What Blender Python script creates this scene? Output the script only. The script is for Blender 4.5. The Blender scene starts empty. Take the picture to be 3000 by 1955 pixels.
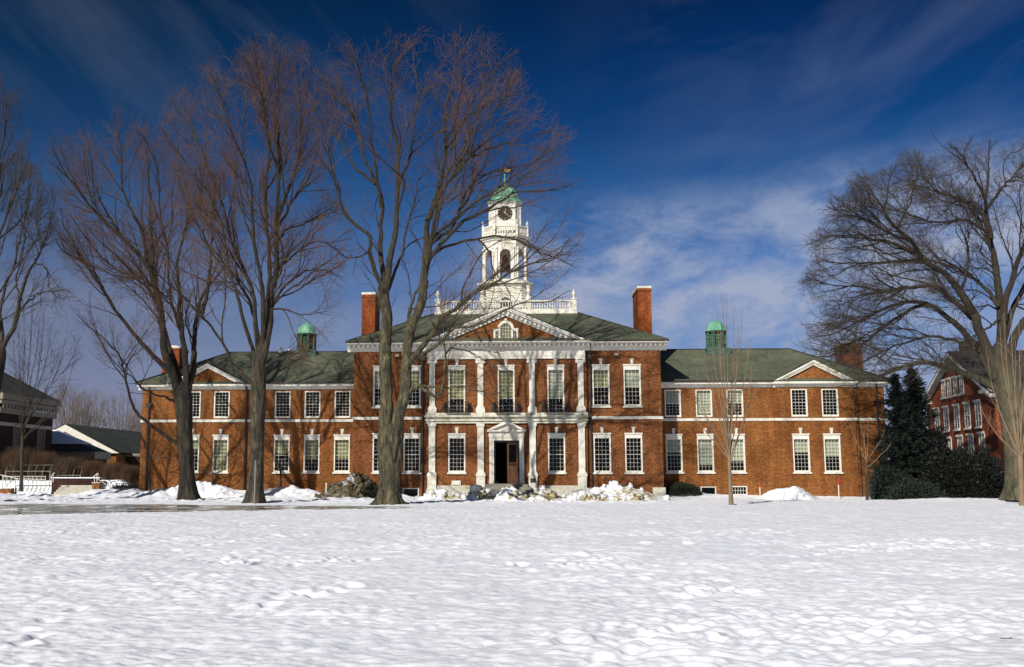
import bpy, math, random
import numpy as np
from mathutils import Vector
sc = bpy.context.scene
col = sc.collection
PI = math.pi
# ------------------------------------------------------------------ camera
F, CX, CY = 3000., 1326., 977.5
PITCH = math.atan((1383-980)/F); YAW = math.radians(-3.0); CAM = (0., 0., 2.0)
def at(u, v, Y):
    """point of the vertical plane y = Y seen at photograph pixel (u, v)"""
    a = (u-CX)/F; b = (CY-v)/F
    c, s = math.cos(PITCH), math.sin(PITCH)
    x, y, z = a, c-b*s, s+b*c
    cy, sy = math.cos(YAW), math.sin(YAW)
    X, Yv = x*cy+y*sy, -x*sy+y*cy
    t = Y/Yv
    return (X*t, Y, CAM[2]+z*t)
def proj(P):
    x = P[..., 0]; y = P[..., 1]; z = P[..., 2]-CAM[2]
    cy, sy = math.cos(YAW), math.sin(YAW)
    X = x*cy-y*sy; Yy = x*sy+y*cy
    c, s = math.cos(PITCH), math.sin(PITCH)
    d = Yy*c+z*s; h = -Yy*s+z*c
    return CX+F*X/d, CY-F*h/d
def Zv(v, Y, u=1483): return at(u, v, Y)[2]
def Xu(u, Y, v=1300): return at(u, v, Y)[0]
cam = bpy.data.cameras.new('camera'); co = bpy.data.objects.new('camera', cam); col.objects.link(co)
cam.sensor_width = 36; cam.lens = 36*F/3000.; cam.shift_x = (1500-CX)/3000.
cam.clip_end = 5000; cam.clip_start = .1
co.location = CAM; co.rotation_euler = (PI/2+PITCH, 0, -YAW)
sc.camera = co

# ------------------------------------------------------------------ object helpers
WO = {}
def tag(o, label=None, cat=None, group=None, kind=None):
    if label: o['label'] = label
    if cat: o['category'] = cat
    if group: o['group'] = group
    if kind: o['kind'] = kind
    return o
def empty(name, loc, label, cat, group=None):
    o = bpy.data.objects.new(name, None); col.objects.link(o); o.location = loc
    o.empty_display_size = .3
    WO[o.name] = Vector(loc)
    return tag(o, label, cat, group)
def link_mesh(name, V, Fc, mat, parent=None, origin=None, smooth=False, mats=None, fm=None):
    me = bpy.data.meshes.new(name)
    if origin is None: origin = WO[parent.name] if parent else Vector((0, 0, 0))
    origin = Vector(origin)
    V = np.asarray(V, dtype=np.float64)-np.array(origin)
    if isinstance(Fc, np.ndarray):
        n, k = Fc.shape
        me.vertices.add(len(V)); me.vertices.foreach_set('co', V.astype(np.float32).ravel())
        me.loops.add(n*k); me.loops.foreach_set('vertex_index', Fc.astype(np.int32).ravel())
        me.polygons.add(n); me.polygons.foreach_set('loop_start', np.arange(0, n*k, k, dtype=np.int32))
        me.update(calc_edges=True)
    else:
        me.from_pydata([tuple(v) for v in V], [], Fc)
    if smooth: me.polygons.foreach_set('use_smooth', [True]*len(me.polygons))
    me.materials.append(mat)
    if mats:
        for m in mats: me.materials.append(m)
        me.polygons.foreach_set('material_index', fm)
    me.update()
    o = bpy.data.objects.new(name, me); col.objects.link(o)
    WO[o.name] = origin
    if parent:
        o.parent = parent; o.location = origin-WO[parent.name]
    else: o.location = origin
    return o
class MB:
    def __init__(s): s.v = []; s.f = []
    def quad(s, a, b, c, d):
        n = len(s.v); s.v += [a, b, c, d]; s.f.append((n, n+1, n+2, n+3))
    def poly(s, P):
        n = len(s.v); s.v += list(P); s.f.append(tuple(range(n, n+len(P))))
    def box(s, x0, x1, y0, y1, z0, z1):
        if x1 < x0: x0, x1 = x1, x0
        n = len(s.v)
        s.v += [(x0, y0, z0), (x1, y0, z0), (x1, y1, z0), (x0, y1, z0), (x0, y0, z1), (x1, y0, z1), (x1, y1, z1), (x0, y1, z1)]
        for q in ((0, 3, 2, 1), (4, 5, 6, 7), (0, 1, 5, 4), (1, 2, 6, 5), (2, 3, 7, 6), (3, 0, 4, 7)): s.f.append(tuple(n+i for i in q))
        return s
    def prism(s, pts, d0, d1, axis='y'):
        """pts: 2-D outline, counter-clockwise seen from the front; extruded d0..d1 along axis"""
        n = len(s.v); k = len(pts)
        for d in (d0, d1):
            for p, q in pts:
                s.v.append({'y': (p, d, q), 'x': (d, p, q), 'z': (p, q, d)}[axis])
        s.f.append(tuple(range(n, n+k))); s.f.append(tuple(range(n+2*k-1, n+k-1, -1)))
        for i in range(k):
            j = (i+1) % k; s.f.append((n+j, n+i, n+k+i, n+k+j))
        return s
    def frustum(s, pa, za, pb, zb, cap=True):
        """pa, pb: same-length xy outlines"""
        n = len(s.v); k = len(pa)
        s.v += [(x, y, za) for x, y in pa]+[(x, y, zb) for x, y in pb]
        for i in range(k):
            j = (i+1) % k; s.f.append((n+i, n+j, n+k+j, n+k+i))
        if cap: s.f.append(tuple(range(n+k-1, n-1, -1))); s.f.append(tuple(range(n+k, n+2*k)))
        return s
    def lathe(s, cx, cy, prof, k=12):
        n = len(s.v)
        for r, z in prof:
            for i in range(k):
                a = 2*PI*i/k; s.v.append((cx+r*math.cos(a), cy+r*math.sin(a), z))
        for j in range(len(prof)-1):
            for i in range(k):
                i2 = (i+1) % k; s.f.append((n+j*k+i, n+j*k+i2, n+(j+1)*k+i2, n+(j+1)*k+i))
        s.f.append(tuple(range(n+k-1, n-1, -1))); s.f.append(tuple(n+(len(prof)-1)*k+i for i in range(k)))
        return s
    def tube(s, pts, r, k=6):
        pts = [Vector(p) for p in pts]; n = len(s.v); m = len(pts)
        if not isinstance(r, (list, tuple)): r = [r]*m
        for i, p in enumerate(pts):
            d = (pts[min(i+1, m-1)]-pts[max(i-1, 0)]).normalized()
            a = d.cross(Vector((0, 0, 1)))
            if a.length < .05: a = d.cross(Vector((0, 1, 0)))
            a.normalize(); b = d.cross(a)
            for j in range(k):
                t = 2*PI*j/k; q = p+(a*math.cos(t)+b*math.sin(t))*r[i]; s.v.append(tuple(q))
        for i in range(m-1):
            for j in range(k):
                j2 = (j+1) % k; s.f.append((n+i*k+j2, n+i*k+j, n+(i+1)*k+j, n+(i+1)*k+j2))
        s.f.append(tuple(range(n, n+k))); s.f.append(tuple(range(n+m*k-1, n+(m-1)*k-1, -1)))
        return s
    def build(s, name, mat, parent=None, origin=None, smooth=False):
        return link_mesh(name, s.v, s.f, mat, parent, origin, smooth)

# ------------------------------------------------------------------ materials
def N(nt, typ, **kw):
    n = nt.nodes.new(typ)
    for k, v in kw.items():
        if k.startswith('i_'): n.inputs[k[2:].replace('_', ' ')].default_value = v
        else: setattr(n, k, v)
    return n
def new_mat(name):
    m = bpy.data.materials.new(name); m.use_nodes = True; nt = m.node_tree
    b = nt.nodes['Principled BSDF']; return m, nt, b
def ramp(nt, fac, stops):
    r = N(nt, 'ShaderNodeValToRGB'); e = r.color_ramp.elements
    while len(e) < len(stops): e.new(.5)
    for i, (p, c) in enumerate(stops):
        e[i].position = p; e[i].color = (*c, 1) if len(c) == 3 else c
    nt.links.new(fac, r.inputs[0]); return r
def noise_mat(name, c1, c2, scale=3., rough=.8, bump=.2, bscale=None, detail=6, c3=None, stretch=(1, 1, 1), dist=.02):
    m, nt, b = new_mat(name); L = nt.links.new
    tc = N(nt, 'ShaderNodeTexCoord'); mp = N(nt, 'ShaderNodeMapping'); mp.inputs['Scale'].default_value = stretch
    L(tc.outputs['Object'], mp.inputs[0])
    n = N(nt, 'ShaderNodeTexNoise'); n.inputs['Scale'].default_value = scale; n.inputs['Detail'].default_value = detail
    n.inputs['Roughness'].default_value = .62
    L(mp.outputs[0], n.inputs['Vector'])
    st = [(.32, c1), (.68, c2)] if c3 is None else [(.3, c1), (.55, c2), (.75, c3)]
    r = ramp(nt, n.outputs[0], st); L(r.outputs[0], b.inputs['Base Color']); b.inputs['Roughness'].default_value = rough
    if bump:
        n2 = N(nt, 'ShaderNodeTexNoise'); n2.inputs['Scale'].default_value = bscale or scale*6; n2.inputs['Detail'].default_value = 4
        L(mp.outputs[0], n2.inputs['Vector'])
        bp = N(nt, 'ShaderNodeBump'); bp.inputs['Strength'].default_value = bump; bp.inputs['Distance'].default_value = dist
        L(n2.outputs[0], bp.inputs['Height']); L(bp.outputs[0], b.inputs['Normal'])
    return m
def brick_mat(name, ca, cb, cm, streak=.5):
    m, nt, b = new_mat(name); L = nt.links.new
    tc = N(nt, 'ShaderNodeTexCoord'); sp = N(nt, 'ShaderNodeSeparateXYZ'); L(tc.outputs['Object'], sp.inputs[0])
    ad = N(nt, 'ShaderNodeMath', operation='ADD'); L(sp.outputs[0], ad.inputs[0]); L(sp.outputs[1], ad.inputs[1])
    cb_ = N(nt, 'ShaderNodeCombineXYZ'); L(ad.outputs[0], cb_.inputs[0]); L(sp.outputs[2], cb_.inputs[1])
    br = N(nt, 'ShaderNodeTexBrick'); br.inputs['Scale'].default_value = 1.; br.inputs['Brick Width'].default_value = .26
    br.inputs['Row Height'].default_value = .094; br.inputs['Mortar Size'].default_value = .013; br.inputs['Bias'].default_value = -.05
    br.inputs['Color1'].default_value = (*ca, 1); br.inputs['Color2'].default_value = (*cb, 1); br.inputs['Mortar'].default_value = (*cm, 1)
    L(cb_.outputs[0], br.inputs['Vector'])
    n1 = N(nt, 'ShaderNodeTexNoise'); n1.inputs['Scale'].default_value = .55; n1.inputs['Detail'].default_value = 5
    L(tc.outputs['Object'], n1.inputs['Vector'])
    mp_ = N(nt, 'ShaderNodeMapping'); mp_.inputs['Scale'].default_value = (5.0, 7.5, 1); L(cb_.outputs[0], mp_.inputs[0]); n3 = N(nt, 'ShaderNodeTexNoise'); n3.inputs['Scale'].default_value = 1.; n3.inputs['Detail'].default_value = 3; L(mp_.outputs[0], n3.inputs['Vector'])
    r1 = ramp(nt, n1.outputs[0], [(.3, (.72, .66, .60)), (.7, (1.2, 1.2, 1.16))])
    r3 = ramp(nt, n3.outputs[0], [(.30, (.62, .58, .56)), (.70, (1.36, 1.38, 1.36))])
    mu = N(nt, 'ShaderNodeMix', data_type='RGBA', blend_type='MULTIPLY'); mu.inputs[0].default_value = 1
    L(br.outputs[0], mu.inputs[6]); L(r1.outputs[0], mu.inputs[7])
    mu2 = N(nt, 'ShaderNodeMix', data_type='RGBA', blend_type='MULTIPLY'); mu2.inputs[0].default_value = 1
    L(mu.outputs[2], mu2.inputs[6]); L(r3.outputs[0], mu2.inputs[7])
    # pale efflorescence in a few patches
    n2 = N(nt, 'ShaderNodeTexNoise'); n2.inputs['Scale'].default_value = 1.3; n2.inputs['Detail'].default_value = 7; n2.inputs['Roughness'].default_value = .75
    L(tc.outputs['Object'], n2.inputs['Vector'])
    r2 = ramp(nt, n2.outputs[0], [(.66, (0, 0, 0)), (.80, (streak, streak, streak))])
    mx = N(nt, 'ShaderNodeMix', data_type='RGBA'); L(r2.outputs[0], mx.inputs[0]); L(mu2.outputs[2], mx.inputs[6]); mx.inputs[7].default_value = (.5, .4, .33, 1)
    # rain streaks and damp stains
    mp4 = N(nt, 'ShaderNodeMapping'); mp4.inputs['Scale'].default_value = (1.7, .22, 1); L(cb_.outputs[0], mp4.inputs[0]); n4 = N(nt, 'ShaderNodeTexNoise'); n4.inputs['Scale'].default_value = 1.; n4.inputs['Detail'].default_value = 6; n4.inputs['Roughness'].default_value = .65; L(mp4.outputs[0], n4.inputs['Vector'])
    r4 = ramp(nt, n4.outputs[0], [(.34, (.66, .62, .60)), (.54, (1., 1., 1.)), (.74, (1.14, 1.14, 1.12))])
    mu4 = N(nt, 'ShaderNodeMix', data_type='RGBA', blend_type='MULTIPLY'); mu4.inputs[0].default_value = 1; L(mx.outputs[2], mu4.inputs[6]); L(r4.outputs[0], mu4.inputs[7])
    L(mu4.outputs[2], b.inputs['Base Color']); b.inputs['Roughness'].default_value = .9; b.inputs['Specular IOR Level'].default_value = .2
    bp = N(nt, 'ShaderNodeBump'); bp.inputs['Strength'].default_value = .35; bp.inputs['Distance'].default_value = .01; bp.invert = True
    L(br.outputs['Fac'], bp.inputs['Height']); L(bp.outputs[0], b.inputs['Normal'])
    return m
def roof_mat(name, c1, c2, c3, worn=True):
    m, nt, b = new_mat(name); L = nt.links.new
    tc = N(nt, 'ShaderNodeTexCoord'); sp = N(nt, 'ShaderNodeSeparateXYZ'); L(tc.outputs['Object'], sp.inputs[0])
    ad = N(nt, 'ShaderNodeMath', operation='ADD'); L(sp.outputs[0], ad.inputs[0]); L(sp.outputs[1], ad.inputs[1])
    cv = N(nt, 'ShaderNodeCombineXYZ'); L(sp.outputs[0], cv.inputs[0]); L(sp.outputs[2], cv.inputs[1])
    br = N(nt, 'ShaderNodeTexBrick'); br.inputs['Scale'].default_value = 1.; br.inputs['Brick Width'].default_value = .3
    br.inputs['Row Height'].default_value = .1; br.inputs['Mortar Size'].default_value = .008
    br.inputs['Color1'].default_value = (.78, .78, .78, 1); br.inputs['Color2'].default_value = (1.2, 1.2, 1.2, 1); br.inputs['Mortar'].default_value = (.45, .45, .45, 1)
    L(cv.outputs[0], br.inputs['Vector'])
    n = N(nt, 'ShaderNodeTexNoise'); n.inputs['Scale'].default_value = .35; n.inputs['Detail'].default_value = 8; n.inputs['Roughness'].default_value = .7
    L(tc.outputs['Object'], n.inputs['Vector'])
    r = ramp(nt, n.outputs[0], [(.3, c1), (.52, c2), (.72, c3)])
    mu = N(nt, 'ShaderNodeMix', data_type='RGBA', blend_type='MULTIPLY'); mu.inputs[0].default_value = .8
    L(r.outputs[0], mu.inputs[6]); L(br.outputs[0], mu.inputs[7])
    out = mu.outputs[2]
    if worn:   # missing and slipped slates: dark horizontal flecks
        mp = N(nt, 'ShaderNodeMapping'); mp.inputs['Scale'].default_value = (1.3, 4.5, 4.5); L(cv.outputs[0], mp.inputs[0])
        n2 = N(nt, 'ShaderNodeTexNoise'); n2.inputs['Scale'].default_value = 1.; n2.inputs['Detail'].default_value = 2; L(mp.outputs[0], n2.inputs['Vector'])
        r2 = ramp(nt, n2.outputs[0], [(.69, (0, 0, 0)), (.72, (.85, .85, .85))])
        mx = N(nt, 'ShaderNodeMix', data_type='RGBA'); L(r2.outputs[0], mx.inputs[0]); L(out, mx.inputs[6]); mx.inputs[7].default_value = (.018, .018, .016, 1)
        out = mx.outputs[2]
    L(out, b.inputs['Base Color']); b.inputs['Roughness'].default_value = .75
    bp = N(nt, 'ShaderNodeBump'); bp.inputs['Strength'].default_value = .4; bp.inputs['Distance'].default_value = .02
    L(br.outputs['Color'], bp.inputs['Height']); L(bp.outputs[0], b.inputs['Normal'])
    return m
def bark_mat(name, c1, c2, c3, sc_=3., top=None, z0=8., z1=13.):
    m, nt, b = new_mat(name); L = nt.links.new
    tc = N(nt, 'ShaderNodeTexCoord'); mp = N(nt, 'ShaderNodeMapping'); mp.inputs['Scale'].default_value = (1, 1, .22); L(tc.outputs['Object'], mp.inputs[0])
    n = N(nt, 'ShaderNodeTexNoise'); n.inputs['Scale'].default_value = sc_*1.7; n.inputs['Detail'].default_value = 8; n.inputs['Roughness'].default_value = .7; n.inputs['Distortion'].default_value = .6
    L(mp.outputs[0], n.inputs['Vector'])
    n2 = N(nt, 'ShaderNodeTexNoise'); n2.inputs['Scale'].default_value = .9; n2.inputs['Detail'].default_value = 3; L(tc.outputs['Object'], n2.inputs['Vector'])
    r = ramp(nt, n.outputs[0], [(.38, c1), (.5, c2), (.62, c3)])
    r2 = ramp(nt, n2.outputs[0], [(.35, (.62, .62, .58)), (.65, (1.15, 1.12, 1.0))])
    mu = N(nt, 'ShaderNodeMix', data_type='RGBA', blend_type='MULTIPLY'); mu.inputs[0].default_value = 1
    L(r.outputs[0], mu.inputs[6]); L(r2.outputs[0], mu.inputs[7]); o_ = mu.outputs[2]
    if top:      # young upper bark of another colour, patchy change-over
        sp = N(nt, 'ShaderNodeSeparateXYZ'); L(tc.outputs['Object'], sp.inputs[0])
        ma = N(nt, 'ShaderNodeMath', operation='MULTIPLY_ADD'); L(n2.outputs[0], ma.inputs[0]); ma.inputs[1].default_value = 5.; L(sp.outputs[2], ma.inputs[2])
        mr_ = N(nt, 'ShaderNodeMapRange'); mr_.inputs[1].default_value = z0+2.5; mr_.inputs[2].default_value = z1+2.5; L(ma.outputs[0], mr_.inputs[0])
        rt = ramp(nt, n.outputs[0], [(.34, top), (.66, tuple(k*2.4 for k in top))])
        mx = N(nt, 'ShaderNodeMix', data_type='RGBA'); L(mr_.outputs[0], mx.inputs[0]); L(o_, mx.inputs[6]); L(rt.outputs[0], mx.inputs[7]); o_ = mx.outputs[2]
    L(o_, b.inputs['Base Color'])
    b.inputs['Roughness'].default_value = .9
    bp = N(nt, 'ShaderNodeBump'); bp.inputs['Strength'].default_value = 1.; bp.inputs['Distance'].default_value = .22
    L(n.outputs[0], bp.inputs['Height']); L(bp.outputs[0], b.inputs['Normal'])
    return m
def snow_mat(name, dirt=0., dirtcol=(.10, .075, .04), bscale=14., bstr=.35, dirt2=None, dscale=1.1):
    m, nt, b = new_mat(name); L = nt.links.new
    tc = N(nt, 'ShaderNodeTexCoord')
    n0 = N(nt, 'ShaderNodeTexNoise'); n0.inputs['Scale'].default_value = .25; n0.inputs['Detail'].default_value = 4; L(tc.outputs['Object'], n0.inputs['Vector'])
    r0 = ramp(nt, n0.outputs[0], [(.3, (.79, .82, .91)), (.7, (.85, .87, .94))])
    out = r0.outputs[0]
    if dirt > 0:
        n = N(nt, 'ShaderNodeTexNoise'); n.inputs['Scale'].default_value = dscale; n.inputs['Detail'].default_value = 9; n.inputs['Roughness'].default_value = .72
        L(tc.outputs['Object'], n.inputs['Vector'])
        r = ramp(nt, n.outputs[0], [(.60-dirt*.3, (0, 0, 0)), (.70-dirt*.25, (1, 1, 1))])
        n9 = N(nt, 'ShaderNodeTexNoise'); n9.inputs['Scale'].default_value = 7; n9.inputs['Detail'].default_value = 5; L(tc.outputs['Object'], n9.inputs['Vector'])
        r9 = ramp(nt, n9.outputs[0], [(.35, dirtcol), (.68, dirt2 or tuple(c*2.6 for c in dirtcol))])
        mx = N(nt, 'ShaderNodeMix', data_type='RGBA'); L(r.outputs[0], mx.inputs[0]); L(out, mx.inputs[6]); L(r9.outputs[0], mx.inputs[7]); out = mx.outputs[2]
    L(out, b.inputs['Base Color']); b.inputs['Roughness'].default_value = .62; b.inputs['Specular IOR Level'].default_value = .3
    n2 = N(nt, 'ShaderNodeTexNoise'); n2.inputs['Scale'].default_value = bscale; n2.inputs['Detail'].default_value = 6; n2.inputs['Roughness'].default_value = .65
    L(tc.outputs['Object'], n2.inputs['Vector'])
    bp = N(nt, 'ShaderNodeBump'); bp.inputs['Strength'].default_value = bstr; bp.inputs['Distance'].default_value = .03
    L(n2.outputs[0], bp.inputs['Height']); L(bp.outputs[0], b.inputs['Normal'])
    return m
def plain(name, c, rough=.6, metal=0.):
    return noise_mat(name, tuple(x*.8 for x in c), tuple(min(1, x*1.15) for x in c), 4., rough, .1) if metal == 0 else _metal(name, c, rough, metal)
def _metal(name, c, rough, metal):
    m = noise_mat(name, tuple(x*.8 for x in c), c, 4., rough, .05); m.node_tree.nodes['Principled BSDF'].inputs['Metallic'].default_value = metal; return m
M = {}
M['brick'] = brick_mat('brick', (.218, .070, .0150), (.120, .037, .009), (.29, .145, .055), .22)
M['brick_centre'] = brick_mat('brick_centre', (.175, .053, .0150), (.070, .021, .007), (.27, .13, .055), .6)
M['brick_chimney'] = brick_mat('brick_chimney', (.27, .062, .013), (.19, .042, .010), (.24, .09, .035), .6)
M['brick_shaded'] = brick_mat('brick_shaded', (.045, .016, .010), (.025, .010, .007), (.05, .035, .03), .2)  # brick with the left building's shade put into its colour
M['brick_red'] = brick_mat('brick_red', (.34, .078, .026), (.23, .052, .018), (.17, .09, .06), .2)
M['white'] = noise_mat('white_paint', (.62, .59, .51), (.75, .73, .66), 2.5, .5, .08)
M['marble'] = noise_mat('white_marble', (.42, .40, .33), (.66, .64, .56), 1.6, .6, .15, detail=9, c3=(.76, .74, .68))
M['weathered'] = noise_mat('weathered_white', (.50, .46, .34), (.76, .74, .67), 1.1, .6, .1, detail=9, c3=(.8, .78, .72), stretch=(1, 1, .35))
M['lichen'] = noise_mat('lichen_stone', (.28, .26, .10), (.62, .60, .52), 1.8, .8, .2, c3=(.74, .72, .66))
M['clap'] = noise_mat('clapboard', (.70, .68, .60), (.80, .78, .72), .8, .55, .5, bscale=5, stretch=(.02, .02, 1))
M['stone'] = noise_mat('granite', (.36, .33, .26), (.52, .50, .44), 3.5, .8, .3)
M['stepstone'] = noise_mat('step_stone', (.14, .13, .10), (.28, .26, .22), 1.5, .8, .3)
M['copper'] = noise_mat('copper_green', (.08, .27, .17), (.16, .42, .28), 1.5, .6, .1, c3=(.26, .50, .36), stretch=(1, 1, .4))
M['copper_mid'] = noise_mat('louvre_green', (.03, .12, .08), (.09, .24, .16), 2.5, .6, .1)
M['copper_dark'] = noise_mat('dark_copper', (.015, .04, .03), (.05, .14, .10), 2.5, .6, .1)
M['iron'] = plain('black_iron', (.012, .011, .011), .5)
M['pipe'] = plain('brown_pipe', (.028, .018, .014), .55)
M['pole'] = plain('grey_pole', (.22, .21, .19), .5)
M['gold'] = _metal('gold_leaf', (.85, .55, .12), .35, .7)
M['goldpaint'] = plain('gold_paint', (.75, .52, .12), .4)
M['clockface'] = plain('black_dial', (.012, .010, .010), .45)
M['bell'] = plain('bell_bronze', (.09, .045, .03), .45)
M['wood'] = noise_mat('oak_door', (.055, .018, .005), (.17, .062, .014), 3., .45, .1, stretch=(3, 3, .4))
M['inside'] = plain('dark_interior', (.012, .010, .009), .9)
M['blind'] = noise_mat('blind', (.30, .29, .15), (.46, .45, .27), 1.6, .8, .0, stretch=(.6, .6, 2.0))
M['blind_pale'] = noise_mat('blind_pale', (.42, .44, .36), (.56, .58, .50), 1.6, .8, .0, stretch=(.6, .6, 2.0))
M['slate'] = roof_mat('green_slate', (.055, .062, .042), (.100, .115, .072), (.15, .165, .11))
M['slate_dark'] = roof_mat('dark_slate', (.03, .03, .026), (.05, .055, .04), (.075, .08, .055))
M['slate_purple'] = roof_mat('purple_slate', (.035, .03, .033), (.055, .048, .05), (.07, .062, .065), False)
M['cream'] = noise_mat('cream_trim_shaded', (.16, .14, .09), (.26, .23, .16), 2., .6, .1)  # cream darkened: shade of the left building's trim is in the colour
M['snow'] = snow_mat('snow', 0, bscale=9, bstr=.5)
M['bank'] = snow_mat('bank_snow', .18, (.22, .19, .14), 5, .6, (.5, .47, .4), .8)
M['pile'] = snow_mat('pile_snow', .42, (.14, .10, .035), 6, .8, (.50, .42, .22), 1.0)
M['pile_dirty'] = snow_mat('pile_dirty_snow', 1.0, (.022, .018, .010), 6, .9, (.16, .13, .07), .9)
M['pile_cream'] = snow_mat('pile_cream_snow', .62, (.10, .08, .02), 7, .9, (.62, .52, .28), 1.3)
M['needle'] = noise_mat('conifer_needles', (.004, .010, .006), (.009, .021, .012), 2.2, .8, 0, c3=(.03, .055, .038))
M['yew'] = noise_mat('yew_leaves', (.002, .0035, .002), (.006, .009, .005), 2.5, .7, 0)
M['hedge'] = noise_mat('hedge_leaves', (.012, .016, .007), (.03, .036, .016), 3, .7, 0)
M['brush'] = noise_mat('brown_brush', (.05, .028, .014), (.12, .065, .032), 1.5, .9, 0)
M['bark_brown'] = bark_mat('bark_brown', (.008, .006, .004), (.024, .018, .012), (.062, .050, .035), top=(.018, .013, .009), z0=6, z1=12)
M['bark_grey'] = bark_mat('bark_grey', (.020, .016, .010), (.060, .050, .034), (.13, .112, .078), top=(.020, .015, .010), z0=7, z1=13)
M['bark_olive'] = bark_mat('bark_olive', (.026, .022, .012), (.082, .074, .044), (.18, .16, .10), top=(.022, .017, .011), z0=10, z1=18)
M['bark_beech'] = bark_mat('bark_beech', (.060, .055, .034), (.105, .096, .062), (.16, .148, .10), 1.8, top=(.020, .015, .010), z0=6.5, z1=11)
M['limb_brown'] = noise_mat('limb_brown', (.030, .022, .015), (.080, .062, .043), 2.5, .9, .3)
M['limb_dark'] = noise_mat('limb_dark', (.020, .015, .010), (.058, .044, .030), 2.5, .9, .3)
M['twig_red'] = noise_mat('twig_red', (.070, .036, .017), (.150, .075, .036), .5, .85, 0)
M['twig_dark'] = noise_mat('twig_dark', (.035, .026, .019), (.075, .055, .040), .6, .85, 0)
M['twig_tan'] = noise_mat('twig_tan', (.14, .095, .055), (.24, .17, .105), .8, .8, 0)
M['twig_far'] = noise_mat('twig_far', (.10, .075, .06), (.17, .13, .10), .6, .9, 0)
M['red'] = plain('red_paint', (.55, .02, .015), .5)
M['white_rod'] = plain('white_rod', (.72, .70, .66), .5)
M['dull_white'] = plain('dull_white', (.34, .33, .28), .6)
M['tyre'] = plain('tyre_rubber', (.03, .03, .028), .7)
M['bike'] = plain('bike_paint', (.16, .17, .13), .4)
M['lamp_glass'] = plain('lamp_glass', (.5, .42, .25), .3)
M['plaque'] = plain('plaque_bronze', (.03, .022, .015), .5)
def glass_mat():
    m = bpy.data.materials.new('window_glass'); m.use_nodes = True; nt = m.node_tree; nt.nodes.clear(); L = nt.links.new
    o = N(nt, 'ShaderNodeOutputMaterial'); mx = N(nt, 'ShaderNodeMixShader'); t = N(nt, 'ShaderNodeBsdfTransparent'); t.inputs[0].default_value = (.82, .84, .78, 1)
    g = N(nt, 'ShaderNodeBsdfGlossy'); g.inputs['Roughness'].default_value = .04; fr = N(nt, 'ShaderNodeFresnel'); fr.inputs[0].default_value = 1.27
    n = N(nt, 'ShaderNodeTexNoise'); n.inputs['Scale'].default_value = 1.4; tc = N(nt, 'ShaderNodeTexCoord'); L(tc.outputs['Object'], n.inputs['Vector'])
    bp = N(nt, 'ShaderNodeBump'); bp.inputs['Strength'].default_value = .15; bp.inputs['Distance'].default_value = .05; L(n.outputs[0], bp.inputs['Height']); L(bp.outputs[0], g.inputs['Normal'])
    L(fr.outputs[0], mx.inputs[0]); L(t.outputs[0], mx.inputs[1]); L(g.outputs[0], mx.inputs[2]); L(mx.outputs[0], o.inputs[0]); return m
M['glass'] = glass_mat()

# ------------------------------------------------------------------ sun and sky
AZ, EL = math.radians(29), math.radians(31)
to_sun = Vector((-math.sin(AZ)*math.cos(EL), -math.cos(AZ)*math.cos(EL), math.sin(EL)))
sun = bpy.data.lights.new('sun', 'SUN'); sun.energy = 4.6; sun.angle = math.radians(.53); sun.color = (1, .945, .84)
so = bpy.data.objects.new('sun', sun); col.objects.link(so); so.rotation_euler = (-to_sun).to_track_quat('-Z', 'Y').to_euler(); so.location = (-30, -40, 60)
w = bpy.data.worlds.new('World'); sc.world = w; w.use_nodes = True; nt = w.node_tree; nt.nodes.clear(); L = nt.links.new
out = N(nt, 'ShaderNodeOutputWorld'); bg = N(nt, 'ShaderNodeBackground'); bg.inputs[1].default_value = .10; L(bg.outputs[0], out.inputs[0])
sky = N(nt, 'ShaderNodeTexSky'); sky.sky_type = 'NISHITA'; sky.sun_disc = False; sky.sun_elevation = EL; sky.sun_rotation = PI+AZ
sky.air_density = 1.0; sky.dust_density = .6; sky.ozone_density = 2.5
tc = N(nt, 'ShaderNodeTexCoord'); sp = N(nt, 'ShaderNodeSeparateXYZ'); L(tc.outputs['Generated'], sp.inputs[0])
# polarised winter sky: deepens quickly with elevation, greyer low on the left
elR = ramp(nt, sp.outputs[2], [(0.017, (0.3865, 0.4511, 0.8657)), (0.059, (0.3127, 0.3573, 0.6416)), (0.126, (0.2992, 0.382, 0.6042)), (0.191, (0.2169, 0.35, 0.5902)), (0.256, (0.0855, 0.2625, 0.4807)), (0.318, (0.0278, 0.1578, 0.3474)), (0.378, (0.0134, 0.1112, 0.2637)), (0.432, (0.0059, 0.0726, 0.1815)), (1.0, (0.0077, 0.0944, 0.2359))])
elL = ramp(nt, sp.outputs[2], [(0.017, (0.3759, 0.3967, 0.6683)), (0.059, (0.4042, 0.3527, 0.5298)), (0.126, (0.431, 0.3671, 0.4683)), (0.191, (0.3363, 0.3442, 0.4654)), (0.256, (0.1587, 0.2622, 0.4079)), (0.318, (0.0516, 0.1624, 0.2866)), (0.378, (0.0245, 0.1255, 0.2167)), (0.432, (0.0187, 0.0994, 0.1678)), (1.0, (0.0243, 0.1292, 0.2181))])
mr = N(nt, 'ShaderNodeMapRange'); mr.interpolation_type = 'SMOOTHSTEP'; mr.inputs[1].default_value = -.50; mr.inputs[2].default_value = .22; L(sp.outputs[0], mr.inputs[0])
el = N(nt, 'ShaderNodeMix', data_type='RGBA'); L(mr.outputs[0], el.inputs[0]); L(elL.outputs[0], el.inputs[6]); L(elR.outputs[0], el.inputs[7])
mu2 = N(nt, 'ShaderNodeMix', data_type='RGBA', blend_type='MULTIPLY'); mu2.inputs[0].default_value = 1; L(sky.outputs[0], mu2.inputs[6]); L(el.outputs[2], mu2.inputs[7])
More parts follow.
